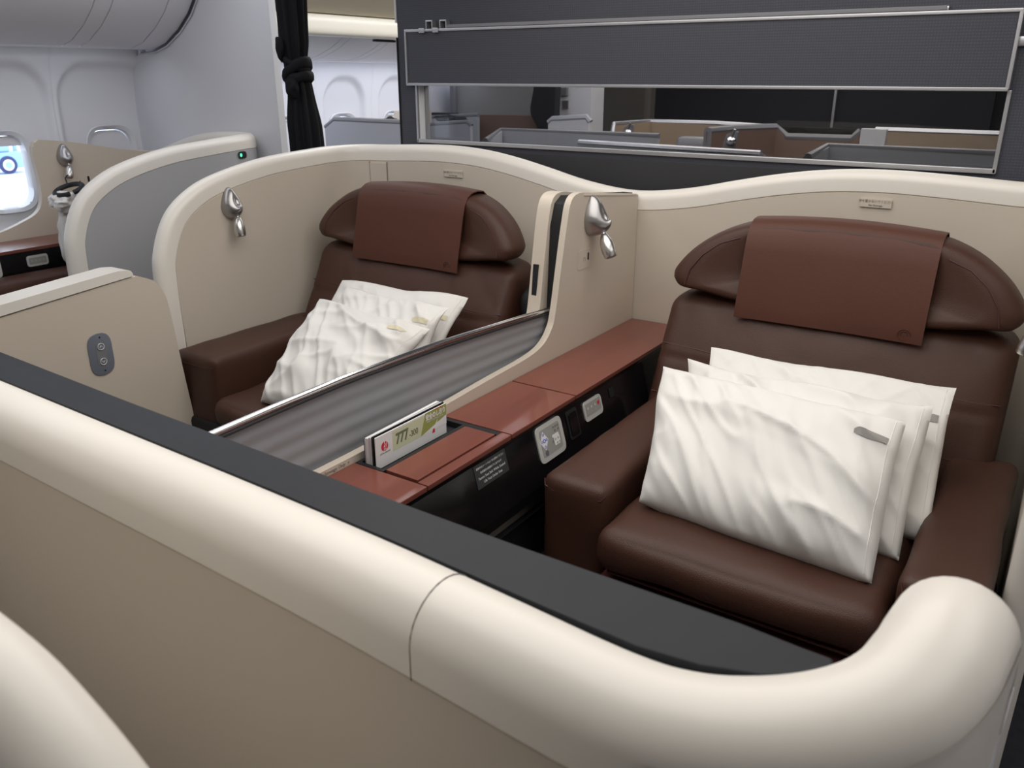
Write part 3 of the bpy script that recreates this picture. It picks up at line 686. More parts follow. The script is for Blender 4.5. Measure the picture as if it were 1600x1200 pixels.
# ------------------------------------------------------------------ side consoles
def console(sgn, label, full=True):
    """sgn=1: right of the divider (faces +x). X given as distance from the divider."""
    X0 = -1.354 if sgn > 0 else -1.467
    def X(d): return X0 + sgn * d
    t = thing('side_console', (X(.12), 1.9, 0), label, 'console')
    def bx(n, d0, d1, y0, y1, z0, z1, m, bev=.001, par=t):
        a, b = sorted((X(d0), X(d1))); return box(n, (a, y0, z0), (b, y1, z1), m, par, bev)
    zt = .650
    y0, ya, yb, yc = .95, 1.335, 1.682, 2.034
    # body and black frame below the wood
    bx('body', .002, .222, y0, 2.886, .42, .632, 'black', 0)
    bx('wood_top', 0.001, .232, y0, ya - .003, .636, zt, 'wood', .002)
    bx('wood_top', 0.001, .232, 1.6905, yc - .004, .636, zt, 'wood', .002)
    bx('wood_top', 0.001, .232, yc + .002, 2.888, .636, zt, 'wood', .002)
    bx('wood_strip', .200, .232, ya + .001, 1.6865, .636, zt, 'wood', .002)
    bx('tray_frame', .001, .012, ya, 1.687, .60, zt - .001, 'black', .001)
    bx('tray_frame', .080, .092, ya, 1.687, .60, zt - .001, 'black', .001)
    bx('tray_frame', .012, .080, ya, ya + .012, .60, zt - .001, 'black', .001)
    bx('tray_frame', .012, .080, 1.672, 1.687, .60, zt - .001, 'black', .001)
    bx('tray_frame', .092, .199, 1.667, 1.687, .60, zt - .001, 'black', .001)
    bx('storage_lid', .095, .194, 1.343, 1.664, .636, zt + .001, 'wood', .0015)
    bx('edge_step_strip', .222, .229, y0, 2.886, .624, .6355, 'gloss', .001)  # small black recess step below the wood edge
    # sloping gloss fascia
    def fx(s): return X(.228 + .28 * s)        # s metres down
    A = [(y0, 0), (2.886, 0)]
    V = []
    zt2, zb = .6235, .47
    for y in (y0, 2.886):
        V += [(fx(0), y, zt2), (fx(zt2 - zb), y, zb), (fx(zt2 - zb), y, zb - .03), (X(.215), y, zb - .03), (X(.215), y, zt2)]
    n = 5; Fc = [(i, (i + 1) % n, n + (i + 1) % n, n + i) for i in range(n)] + [tuple(range(n))[::-1], tuple(range(n, 2 * n))]
    if sgn < 0: Fc = [f[::-1] for f in Fc]
    mk('fascia', V, Fc, 'gloss', t, smooth=False)
    bx('lower_panel', .20, .236, y0, 2.3, .02, .438, 'taupe', .003)
    bx('stowage_recess', .2361, .239, 1.35, 1.86, .21, .385, 'black', .02)
    bx('recess_rail', .2361, .245, 1.30, 2.0, .165, .180, 'taupe', .004)
    if not full: return t
    up = Vector((fx(0) - fx(.1536), 0, .1535)).normalized()
    def FR(y, s): # point on fascia s metres down the slope
        p = Vector((fx(0), y, zt2)) - up * s; p += Vector((up.z, 0, -up.x)) * .0006 if sgn > 0 else Vector((-up.z, 0, up.x)) * .0006
        return frame(p, (0, 1, 0), up)
    # placard
    f = FR(1.585, .032); plate('placard', f, .140, .062, .0006, .003, 'bulkplain', t, 0)
    for k, (s_, sz) in enumerate((('着席中はシートベルトをお締めください', .0068), ('救命胴衣は座席の下にあります', .0068), ('Fasten Seat Belt While Seated', .0098), ('Life Vest Under Seat', .0098))):
        text('placard_text', s_, sz, f @ Matrix.Translation((0, .020 - .0130 * k, .0009)), 'whiteink', t)
    # seat control panel
    sp = FR(1.868, .055); o = plate('seat_control', sp, .138, .106, .004, .018, 'bezel', t, .0015)
    def sub(n, dx, dy, w_, h_, r_, m, z=.0041): return plate(n, sp @ Matrix.Translation((dx, dy, z)), w_, h_, .0006, r_, m, o, 0)
    sub('keypad', 0, .002, .106, .078, .010, 'keypad')
    dm = slab('direction_pad', [(-.057, .008), (-.036, .036), (-.015, .008), (-.036, -.020)], 2, .0048, .0053, 'paper', o, 0, fn=lambda c_: sp @ c_)
    for dx, dy in ((-.036, .026), (-.036, -.010), (-.048, .008), (-.024, .008), (-.036, .008)):
        text('key_mark', 'O', .011 if (dx, dy) != (-.036, .008) else .016, sp @ Matrix.Translation((dx, dy, .0056)), 'blueink', o, bold=.0003)
    sub('seat_diagram', .028, -.010, .030, .026, .004, 'paper', .0047)
    sub('seat_diagram', .024, .006, .034, .008, .003, 'paper', .0047)
    for dx, dy in ((.020, .030), (.032, .030), (.044, .030), (.026, .019), (.044, .019), (.020, -.006), (.034, -.006), (.026, -.018), (.038, -.018), (.006, -.008)):
        text('key_mark', 'O', .0085, sp @ Matrix.Translation((dx, dy, .0056)), 'ink', o, bold=.0003)
    sub('round_key', -.034, -.028, .016, .016, .008, 'steel', .0047)
    # rocker recess
    f = FR(2.000, .052); plate('handset_dock', f, .062, .088, .003, .008, 'black', t, .001)
    plate('handset', f @ Matrix.Translation((0, 0, .003)), .044, .070, .003, .006, 'gloss', t, .001)
    # light switch panel
    sp2 = FR(2.125, .044); o2 = plate('light_switch_panel', sp2, .112, .062, .004, .014, 'bezel', t, .0012)
    plate('switch_field', sp2 @ Matrix.Translation((0, .004, .0041)), .092, .038, .0006, .005, 'keypad', o2, 0)
    for k in range(4):
        text('key_mark', '✹' if k < 3 else '♥', .013, sp2 @ Matrix.Translation((-.033 + .022 * k, .006, .0050)), 'whiteink' if k < 3 else 'red', o2)
        text('key_mark', '—', .007, sp2 @ Matrix.Translation((-.033 + .022 * k, -.007, .0050)), 'whiteink', o2)
    f = FR(2.255, .034); plate('power_socket', f, .030, .030, .002, .004, 'black', t, .001)
    return t
con = console(1, 'cherry wood topped black console between the divider and the right seat')
con2 = console(-1, 'cherry wood topped console hidden behind the privacy screen', False)

# ------------------------------------------------------------------ brochures in the console tray
gb = 'brochures standing in the console tray'
def book(name, x0, x1, y0, y1, ztop_, m, label, cover=None, lean=0, tilt=0):
    t = thing(name, ((x0 + x1) / 2, (y0 + y1) / 2, .634), label, 'booklet', gb)
    mt = Matrix.Translation(((x0 + x1) / 2, y0, .634)) @ Matrix.Rotation(lean, 4, 'Y') @ Matrix.Rotation(tilt, 4, 'X') @ Matrix.Translation((-(x0 + x1) / 2, -y0, -.634))
    box('pages', (x0 + .0008, y0, .636), (x1 - .0008, y1, ztop_), m, t, .0004, mtx=mt)
    if cover:
        box('cover', (x1 - .0008, y0 - .001, .636), (x1, y1, ztop_ + .001), cover, t, 0, mtx=mt)
        box('cover', (x0, y0 - .001, .636), (x0 + .0008, y1, ztop_ + .001), cover, t, 0, mtx=mt)
    return t
book('magazine', -1.335, -1.328, 1.352, 1.62, .708, 'pages', 'navy covered magazine, rearmost in the console tray', 'navy')
book('magazine', -1.3265, -1.318, 1.350, 1.63, .716, 'paper', 'thick white magazine in the middle of the console tray', 'paper', .0, .02)
book('magazine', -1.3165, -1.310, 1.350, 1.635, .719, 'pages', 'mauve edged magazine in front of the thick white one', 'paper')
book('brochure', -1.3085, -1.3055, 1.352, 1.632, .721, 'paper', 'thin black backed brochure behind the safety card', 'black')
sc = thing('safety_card', (-1.293, 1.48, .634), 'white and green safety card lettered 777-300 at the front of the tray', 'card', gb)
SX = -1.295
box('card', (SX - .003, 1.350, .636), (SX, 1.628, .722), 'paper', sc, .0006)
def onc(n, pts, m, d): slab(n, pts, 0, SX + d, SX + d + .0002, m, sc, 0)
onc('print_panel', [(1.412, .664), (1.628, .664), (1.628, .718), (1.412, .718)], 'palegreen', .0001)
onc('print_panel', [(1.520, .664), (1.628, .690), (1.628, .722), (1.541, .722)], 'green', .0004)
onc('print_panel', [(1.520, .664), (1.628, .664), (1.628, .690)], 'paper', .0004)
onc('print_panel', [(1.575, .7195), (1.612, .7195), (1.612, .7215), (1.575, .7215)], 'red', .0007)
text('print_text', '777', .040, frame((SX + .0006, 1.447, .691), (0, 1, 0), (0, 0, 1)), 'darkgreen', sc, bold=.0014, sx=.8)
text('print_text', '-300', .023, frame((SX + .0006, 1.492, .686), (0, 1, 0), (0, 0, 1)), 'darkgreen', sc, bold=.0003, sx=.85)
text('print_text', '安全のしおり', .0185, frame((SX + .0009, 1.583, .7065), (0, 1, 0), (0, 0, 1)), 'paper', sc, bold=.0006, sx=.75)
text('print_text', 'SAFETY INSTRUCTIONS', .0066, frame((SX + .0009, 1.580, .694), (0, 1, 0), (0, 0, 1)), 'whiteink', sc)
# round crane emblem
def emblem(cy, cz, r, par, d):
    P = [(cy + r * math.cos(a), cz + r * math.sin(a)) for a in np.linspace(0, 2 * PI, 40)[:-1]]
    slab('emblem', P, 0, SX + d, SX + d + .0002, 'red', par, 0)
    q = r
    slab('emblem', [(cy - .15 * q, cz + .95 * q), (cy + .0 * q, cz + .35 * q), (cy - .35 * q, cz - .15 * q), (cy - .1 * q, cz - .25 * q), (cy + .25 * q, cz + .3 * q), (cy + .12 * q, cz + .6 * q), (cy + .05 * q, cz + 1.02 * q)], 0, SX + d + .0003, SX + d + .0005, 'paper', par, 0)
    for s in (-1, 1):
        pts = [(cy + s * q * .50 * math.cos(a) + 0 * q, cz + .30 * q + q * .75 * math.sin(a)) for a in np.linspace(PI * .35, -PI * .30, 8)] if False else []
    slab('emblem', [(cy + .55 * q, cz + .9 * q), (cy + .50 * q, cz + .2 * q), (cy + .2 * q, cz - .35 * q), (cy + .38 * q, cz - .25 * q), (cy + .66 * q, cz + .25 * q), (cy + .66 * q, cz + .80 * q)], 0, SX + d + .0003, SX + d + .0005, 'paper', par, 0)
    text('emblem_text', 'JAL', q * .55, frame((SX + d + .0006, cy + .05 * q, cz - .62 * q), (0, 1, 0), (0, 0, 1)), 'paper', par, bold=.0001, shear=.2)
emblem(1.382, .690, .0125, sc, .0002)
text('print_text', 'JAPAN AIRLINES', .0052, frame((SX + .0004, 1.383, .6725), (0, 1, 0), (0, 0, 1)), 'ink', sc)
onc('print_panel', [(1.567, .660), (1.575, .672), (1.590, .690), (1.586, .672), (1.580, .660)], 'paper', .0007)
onc('emblem', [(1.566, .657), (1.577, .657), (1.577, .668), (1.570, .668)], 'red', .0010)

# ------------------------------------------------------------------ seats
def seat(cx, s, label, yo=0, ai=.402, zc=.485):
    """s=+1: console armrest on the low-x side (right seat); s=-1 mirrored"""
    t = thing('airline_armchair', (cx, 2.1, 0), label, 'armchair')
    def X(a, b): return tuple(sorted((cx + s * a, cx + s * b)))
    def cre(v): # reclined back plane
        return (v.x, v.y + .02 + (v.z - .45) * .52, v.z)
    # base and leg rest
    x0, x1 = X(-.47, .56); box('seat_base', (x0, 1.80, .02), (x1, 2.70, .30), 'black', t, .02)
    x0, x1 = X(-.29, ai - .003); soft('leg_rest', (x0, 1.598 + yo * 1.3, .07), (x1, 1.80 + yo, zc - .150), .03, 'maroon', t, n=(14, 6, 10))
    soft('seat_cushion', (x0 + .002, 1.625 + yo * 1.3, zc - .118), (x1 - .002, 2.42, zc), .045, 'leather', t, puff=(0, .012, .014), n=(24, 26, 10), nz=.006, nsc=7, seed=cx)
    tube('piping', [(x, 1.650 + yo * 1.3, zc - .123) for x in np.linspace(x0 + .04, x1 - .04, 12)], .004, 'maroon', t, n=8)
    for nm, a, b in (('inner', -.485, -.293), ('aisle', ai, .575)):
        x0, x1 = X(a, b)
        ar = soft('armrest', (x0, 1.705 + yo, .12), (x1, 2.50, .552), .030, 'leather', t, puff=(.0, .006, .006), n=(10, 28, 16), nz=.005, nsc=8, seed=a + cx)
        zt = .548
        tube('seam', [(x0 + .006, 1.716 + yo, .535), (x0 + .012, 1.707 + yo, .520), (x0 + .04, 1.703 + yo, .512), (x1 - .05, 1.703 + yo, .512), (x1 - .014, 1.708 + yo, .518), (x1 - .005, 1.72 + yo, .530)], .0016, 'maroon', ar, n=6)
    # back
    bw = .515
    def bk(v):
        # top shoulders rounded, centre pulled in a little
        x = (v.x - cx) / bw; dz = 0
        if v.z > .70: dz = -.07 * max(0, abs(x) - .80) ** 1.3 * 5 * (v.z - .70) / .17 * .5
        f = .010 * math.exp(-((v.z - .665) / .006) ** 2) if v.y < 2.44 else 0
        wr = .006 * noise.noise(Vector((v.x * 10 + cx, v.z * 5, 1))) + .007 * max(0, noise.noise(Vector((v.x * 18 + v.z * 12, v.z * 4 - v.x * 3, 5 + cx))))
        return cre(Vector((v.x, v.y + f + wr * (1 if v.y < 2.44 else 0), v.z + dz)))
    soft('backrest', (cx - bw, 2.355, .40), (cx + bw, 2.53, .868), .045, 'leather', t, puff=(0, .020, .004), n=(44, 8, 56), fn=bk, pw=4)
    for zz, a, b in ((.70, -.505, .505), (.55, -.49, .49)):
        tube('seam', [bk(Vector((cx + q * .5 * 2 * .5 / .5 * .5, 2.355 - .0005 - .020 * (1 - abs(q) ** 4) * (1 - abs((zz - .634) / .234) ** 4), zz + .006 * math.sin(q * 5)))) for q in np.linspace(-1, 1, 40)], .0017, 'maroon', t, n=5)
    # headrest with wings, outline in x,z
    W = .515
    hp = [(-W + .005, .915), (-W + .008, .945), (-.465, 1.003), (-.40, 1.055), (-.33, 1.090), (-.25, 1.110), (-.10, 1.118), (.10, 1.118), (.25, 1.110), (.33, 1.090), (.40, 1.055), (.465, 1.003), (W - .008, .945), (W - .005, .915), (.485, .888), (.42, .880), (.30, .862), (.20, .858), (-.20, .858), (-.30, .862), (-.42, .880), (-.485, .888)]
    pts = [Vector((p_[0], p_[1])) for p_ in catmull([(a, b, 0) for a, b in hp + hp[:1]], 4)[:-1]]
    # lens-shaped cushion: rings shrinking toward the faces
    cxy = Vector((0, .985)); V = []; Fc = []; K = len(pts)
    rings = [(0.0, .0), (.62, .052), (.80, .066), (.90, .067), (.96, .055), (.99, .036), (1.0, .010), (1.0, -.030), (.985, -.055), (.95, -.068), (.8, -.072), (0, -.072)]
    yc = 2.655
    for ri, (k, dy) in enumerate(rings):
        for p_ in pts:
            q = cxy + (p_ - cxy) * k
            wing = .035 * (abs(q.x) / W) ** 2
            dent = .004 * noise.noise(Vector((q.x * 9 + cx, q.y * 9, 3)))
            V.append((cx + q.x, yc - dy - wing * .9 + dent + (q.y - .985) * .22, q.y))
    for i in range(len(rings) - 1):
        for j in range(K): Fc.append((i * K + j, (i + 1) * K + j, (i + 1) * K + (j + 1) % K, i * K + (j + 1) % K))
    hd = mk('headrest', V, Fc, 'leather', t, ang=75)
    for sx in (-1, 1):
        sm = [(cx + sx * a, yc - .067 - .035 * (a / W) ** 2 * .9 + (z - .985) * .22 - .0005, z) for a, z in ((.30, 1.062), (.36, 1.040), (.41, 1.00), (.445, .95), (.455, .90))]
        tube('seam', sm, .0018, 'maroon', hd, n=6)
    # draped cover: strip that goes up the front and over the top
    V = []; Fc = []; nx = 20
    tr = [(-.076, .822), (-.078, .84), (-.080, .87), (-.078, .95), (-.076, 1.03), (-.072, 1.085), (-.060, 1.112), (-.035, 1.126), (.0, 1.130), (.04, 1.126), (.062, 1.11), (.070, 1.06), (.072, .98)]
    for (dy, z) in tr:
        for i in range(nx + 1):
            u = i / nx; x = -.276 + .552 * u
            drop = (-.006 if z < .84 else 0) + .0
            wing = .035 * (abs(x) / W) ** 2 * .9
            zz = z - (.012 * (abs(x) / .276) ** 2 if z > 1.08 else 0)
            V.append((cx + x, yc + dy - wing + (zz - .985) * .22 + .003 * noise.noise(Vector((x * 5 + cx, z * 7, 0))), zz))
    for i in range(len(tr) - 1):
        for j in range(nx): a = i * (nx + 1) + j; Fc.append((a, a + 1, a + nx + 2, a + nx + 1))
    k0 = len(V); n0 = len(Fc)
    ctr = Vector((0, .0))
    for i, (dy, z) in enumerate(tr):
        for j in range(nx + 1):
            v = V[i * (nx + 1) + j]; ny_ = -1 if i < 6 else (1 if i > 9 else 0); nz_ = 1 if 5 < i < 11 else 0
            V.append((v[0], v[1] + ny_ * .004, v[2] + nz_ * .004))
    Fc = [f[::-1] for f in Fc] + [tuple(k0 + q for q in f) for f in Fc]
    R = len(tr)
    def strip(a, b): Fc.append((a, b, b + k0, a + k0))
    for j in range(nx): strip(j + 1, j); strip((R - 1) * (nx + 1) + j, (R - 1) * (nx + 1) + j + 1)
    for i in range(R - 1): strip(i * (nx + 1), (i + 1) * (nx + 1)); strip((i + 1) * (nx + 1) + nx, i * (nx + 1) + nx)
    cv = mk('headrest_cover', V, Fc, 'cover', t, ang=60)
    ex = .225
    ey = yc - .082 - .035 * (ex / W) ** 2 * .9 + (.845 - .985) * .22 - .0015
    pts = [(cx + ex + .017 * math.cos(a), ey, .845 + .017 * math.sin(a)) for a in np.linspace(0, 2 * PI, 30)]
    tube('embossed_emblem', pts, .0011, 'cover', cv, n=6, cap=False)
    pts = [(cx + ex + .010 * math.cos(a), ey, .845 + .010 * math.sin(a)) for a in np.linspace(-.4, PI + .6, 16)]
    tube('embossed_emblem', pts, .0010, 'cover', cv, n=6)
    return t
st = seat(-.555, 1, 'brown leather seat on the right with three neat white pillows')
st2 = seat(-2.215, -1, 'brown leather seat on the left with three rumpled white pillows', .115, .325, .415)

# ------------------------------------------------------------------ pillows
def ridge(p, ax, sc_):
    """fold-like noise, stretched along a direction"""
    u = p.x * math.cos(ax) + p.y * math.sin(ax); v = -p.x * math.sin(ax) + p.y * math.cos(ax)
    n_ = noise.noise(Vector((u * sc_[0], v * sc_[1], p.z)))
    return (1 - min(1, abs(n_) * 2.2)) ** 2
def pillow(label, BL, BR, TR, TL, T, seed, wr, tagm, group, tagpos=(.93, .80), sag=.16, two=False):
    C4 = [Vector(c_) for c_ in (BL, BR, TR, TL)]
    org = (C4[0] + C4[1]) / 2
    t = thing('pillow', org, label, 'pillow', group)
    U = (C4[1] - C4[0] + C4[2] - C4[3]).normalized(); Vv = (C4[3] - C4[0] + C4[2] - C4[1]).normalized()
    N_ = U.cross(Vv).normalized()
    if N_.y > 0: N_ = -N_
    W_ = ((C4[1] - C4[0]).length + (C4[2] - C4[3]).length) / 2; H_ = ((C4[3] - C4[0]).length + (C4[2] - C4[1]).length) / 2
    def S(u, v, side, off=0):
        a = 2 * u - 1; b = 2 * v - 1
        # corners stick out, edges drawn in
        ins = (.016 if b > 0 else -.020) * (1 - a * a) * b * abs(b) ** 3; insu = .010 * (1 - b * b) * a * abs(a) ** 3
        jag = .010 * noise.noise(Vector((u * 4 + seed, v * 4, side * 0 + 2)))
        uu = u - insu + jag * .4 * (1 - b * b); vv = v - ins + jag * (1 - a * a)
        P = (C4[0] * (1 - uu) + C4[1] * uu) * (1 - vv) + (C4[3] * (1 - uu) + C4[2] * uu) * vv
        m_ = max(0, (1 - abs(a) ** 3.2)) * max(0, (1 - abs(b) ** 3.2))
        h_ = T * .5 * m_ ** .50 * (1.0 + sag * 3 * (.5 - v))
        q = Vector((u * W_ * 10, v * H_ * 10, seed * 5.3 + side))
        mask = min(1, 3.0 * m_ + .15)
        wv = ridge(q, -.55 + .3 * math.sin(seed), (.22, .85)) * .9 + ridge(q + Vector((7, 3, 0)), -.95, (.35, 1.7)) * .45 + ridge(q + Vector((2, 9, 0)), .5 + seed, (.3, 1.3)) * .35
        wv += .5 * noise.noise(q * .35)
        edge = (1 - m_) * .6
        wv += edge * .5 * math.sin((u + v * .6) * 40 + seed * 3 + 3 * noise.noise(q * .4)) * .35
        h_ += wr * (wv - .6) * mask * (1 if m_ > 0 else 0)
        h_ = max(h_, .0035)
        if min(u, 1 - u, v, 1 - v) < 1e-6: h_ = 0
        fl = .012 * math.sin(9 * v + seed) * abs(a) ** 8 + .010 * math.sin(11 * u + seed * 2) * abs(b) ** 8
        return P + N_ * (side * (h_ + off) + fl)
    nu, nv = 84, 60; V = []; Fc = []; mp = {}
    def g(k, n_): x = k / n_; return .5 - .5 * math.cos(PI * x) * (1 - .0) if False else x
    for side in (1, -1):
        for j in range(nv + 1):
            for i in range(nu + 1):
                bd = i in (0, nu) or j in (0, nv)
                key = (i, j, 0 if bd else side)
                if key not in mp: mp[key] = len(V); V.append(S(i / nu, j / nv, side))
        for j in range(nv):
            for i in range(nu):
                ks = []
                for (a, b) in ((i, j), (i + 1, j), (i + 1, j + 1), (i, j + 1)):
                    bd = a in (0, nu) or b in (0, nv); ks.append(mp[(a, b, 0 if bd else side)])
                Fc.append(tuple(ks if side > 0 else ks[::-1]))
    mk('pillowcase', V, Fc, 'linen', t, ang=85)
    if tagm:
        u1, v1 = tagpos; L_ = .075 / W_; w_ = .020 / H_
        V = []; Fc = []; k = 12; m_ = 4
        for o_ in (.0012, .0024):
            for i in range(k + 1):
                for j in range(m_ + 1):
                    f = i / k; nar = 1 if f > .16 else f / .16 * .55 + .45
                    V.append(S(u1 - L_ * (1 - f), v1 + w_ * (j / m_ - .5) * nar, 1, o_))
        K = (k + 1) * (m_ + 1)
        for i in range(k):
            for j in range(m_):
                a = i * (m_ + 1) + j; q = (a, a + m_ + 1, a + m_ + 2, a + 1); Fc.append(tuple(x + K for x in q))
        mk('label_strip', V, Fc, tagm, t, ang=80)['label'] = 'grey tab' if tagm == 'greytag' else 'cream tab'
    # seam down the open side
    tube('seam', [S(.972, v, 1, .0004) for v in np.linspace(.03, .97, 26)], .0009, 'linen', t, n=5)
    return t
pillow('front white pillow with grey tab on the right seat', (-.790, 1.800, .492), (-.205, 1.757, .482), (-.228, 2.045, .772), (-.884, 2.110, .768), .185, 1.3, .019, 'greytag', 'right seat pillows', (.968, .80))
pillow('middle white pillow with wrinkled edge on the right seat', (-.760, 1.935, .492), (-.176, 1.890, .490), (-.186, 2.165, .776), (-.858, 2.245, .748), .135, 4.1, .022, None, 'right seat pillows')
pillow('rearmost white pillow with grey tab leaning on the right seat back', (-.745, 2.055, .492), (-.130, 2.010, .490), (-.158, 2.335, .784), (-.838, 2.375, .756), .095, 6.7, .012, 'greytag', 'right seat pillows', (.968, .74))
pillow('front crumpled white pillow with cream tab on the left seat', (-2.335, 1.850, .425), (-1.830, 1.84, .455), (-1.790, 2.160, .722), (-2.345, 2.180, .745), .135, 9.2, .026, 'beigetag', 'left seat pillows', (.93, .86))
pillow('middle wrinkled white pillow with cream tab on the left seat', (-2.290, 1.985, .425), (-1.810, 1.96, .450), (-1.776, 2.270, .772), (-2.290, 2.290, .768), .110, 12.5, .026, 'beigetag', 'left seat pillows', (.96, .80))
pillow('rearmost smooth white pillow upright against the left seat back', (-2.390, 2.110, .425), (-1.800, 2.10, .440), (-1.800, 2.405, .778), (-2.440, 2.395, .766), .095, 15.1, .010, 'beigetag', 'left seat pillows', (.965, .76))

# dark belt/bag behind the left seat
soft('belt_bundle', (-1.69, 2.58, .652), (-1.55, 2.72, .80), .05, 'black', None, n=(10, 10, 14), nz=.03, nsc=6); tag(bpy.data.objects['belt_bundle'], 'black bundle tucked between the left seat back and the divider', 'bundle')

# ------------------------------------------------------------------ reading lamps
def reading_lamp(c, nrm, head_dir, label, sc_=1.0, fin=0):
    """egg-shaped base on a wall, ball joint and tapered barrel"""
    c = Vector(c); nrm = Vector(nrm).normalized(); side = Vector((0, 0, 1)).cross(nrm).normalized(); up = Vector((0, 0, 1))
    t = thing('reading_lamp', c, label, 'reading lamp', 'suite reading lamps')
    V = []; Fc = []; K = 28; R = 9
    for i in range(R + 1):
        f = i / R; rr_ = math.cos(f * PI / 2) if i < R else 0
        for j in range(K):
            a = 2 * PI * j / K; y = math.sin(a); x = math.cos(a) * (1 - .32 * max(0, y)) 
            x *= .034; y = y * (.056 if y > 0 else .042)
            hh = .046 * math.sin(f * PI / 2) * (1 - .25 * (y / .05))
            lift = nrm * (hh * sc_)
            V.append(c + (side * x * rr_ + up * (y * rr_ + fin * f * .012)) * sc_ + lift)
    for i in range(R):
        for j in range(K): Fc.append((i * K + j, i * K + (j + 1) % K, (i + 1) * K + (j + 1) % K, (i + 1) * K + j))
    Fc.append(tuple(range(K))[::-1])
    mk('lamp_base', V, Fc, 'satin', t, ang=70)
    hd = Vector(head_dir).normalized(); p0 = c + nrm * .032 * sc_ - up * .026 * sc_
    tube('lamp_neck', [p0 - hd * .006, p0 + hd * .014 * sc_], .007 * sc_, 'chrome', t)
    q = [p0 + hd * d * sc_ for d in (.008, .012, .022, .026, .027, .038, .054, .066, .068)]
    bar_ = tube('lamp_barrel', q, [r_ * sc_ for r_ in (.006, .009, .0135, .0150, .0152, .0175, .0178, .0160, .0150)], 'barrel', t, n=24)
    e = p0 + hd * .0682 * sc_
    tube('lamp_lens', [e, e + hd * .0012], .0118 * sc_, 'gtrim', t, n=20)
reading_lamp((-2.812, 2.185, 1.056), (1, 0, 0), (.22, -.10, -1), 'reading lamp on the left suite wall beside the left seat', 1.28)
reading_lamp((-1.353, 2.525, 1.088), (1, 0, 0), (.50, -.15, -1), 'reading lamp on the beige divider post', 1.4, 0)
reading_lamp((-1.467, 2.50, 1.085), (-1, 0, 0), (-.35, -.25, -1), 'reading lamp half hidden behind the divider post', 1.0)
reading_lamp((.042, 2.185, 1.056), (-1, 0, 0), (-.30, -.10, -1), 'reading lamp cut by the right picture edge', 1.28)

# ------------------------------------------------------------------ low sliding panel, left
lp = thing('entry_panel', (-2.73, 1.4, 0), 'beige entry panel with an oval up and down button plate', 'panel')
prof = catmull([(1.66, .883, 0), (1.70, .868, 0), (1.74, .845, 0), (1.765, .80, 0), (1.778, .74, 0), (1.798, .50, 0), (1.82, .25, 0), (1.835, .04, 0)], 5)
slab('panel_board', [(.80, .04), (.80, .806), (1.645, .880)] + [(p_[0], p_[1]) for p_ in prof], 0, -2.762, -2.70, 'sand', lp, .006, 3)
slab('top_cap', rpoly([(.80, .810), (1.655, .885), (1.650, .905), (1.60, .912), (.80, .850)], [0, .004, .010, .012, 0]), 0, -2.800, -2.694, 'cream', lp, .006, 3)
box('cap_latch', (-2.755, 1.335, .8835), (-2.740, 1.385, .8855), 'black', lp, .0005, mtx=Matrix.Translation((0, 0, .003)))
f0 = frame((-2.6995, 1.490, .640), (0, 1, 0), (0, -.06, 1))
bp = plate('button_plate', f0, .086, .150, .004, .043, 'steel', lp, .0012)
plate('button_well', f0 @ Matrix.Translation((.002, 0, .0041)), .036, .090, .0006, .018, 'gtrim', bp, 0)
for dy, ch in ((.028, '⌃'), (-.026, '⌄')):
    fb = f0 @ Matrix.Translation((.002, dy, .0048)); plate('button', fb, .026, .026, .002, .013, 'steel', bp, .0006)
    ring = [fb @ Vector((.0115 * math.cos(a), .0115 * math.sin(a), .0022)) for a in np.linspace(0, 2 * PI, 28)]
    tube('button_ring', ring, .0012, 'paper', bp, n=6, cap=False)
    sg = 1 if dy > 0 else -1
    tube('arrow_mark', [fb @ Vector((x, y * sg, .0024)) for x, y in ((-.0055, -.003), (0, .003), (.0055, -.003))], .0011, 'paper', bp, n=6)
for dy in (.060, -.060):
    tube('screw', [f0 @ Vector((.004, dy, .004)), f0 @ Vector((.004, dy, .0048))], .003, 'black', bp, n=10)

# ------------------------------------------------------------------ near front wall of the suites
fwall = thing('front_shell', (CX, .6, 0), 'cream front shell with rounded rim along the bottom of the view', 'seat shell')
FZ = 1.062; FY = .585
fp = [(-2.95, 1.00, .02), (-2.95, .98, .60), (-2.95, .92, 1.0), (-2.93, .80, 1.075), (-2.86, .70, 1.07), (-2.72, .640, FZ), (-2.2, .622, FZ), (-1.6, .606, FZ), (-1.1, .592, FZ), (-.81, .584, FZ), (-.58, .575, FZ), (-.40, .565, FZ - .002), (-.26, .560, FZ - .006), (-.190, .567, FZ - .004), (-.130, .588, FZ + .004), (-.080, .618, FZ + .015), (-.045, .655, FZ + .028), (-.026, .700, FZ + .040), (-.018, .750, FZ + .045), (-.013, .805, FZ + .036), (-.010, .855, FZ - .006), (-.009, .880, FZ - .08), (-.008, .888, FZ - .35), (-.008, .89, .02)]
shell(fwall, fp, 'beige', 'palebeige', h=.054, depth=.088, sub=12)
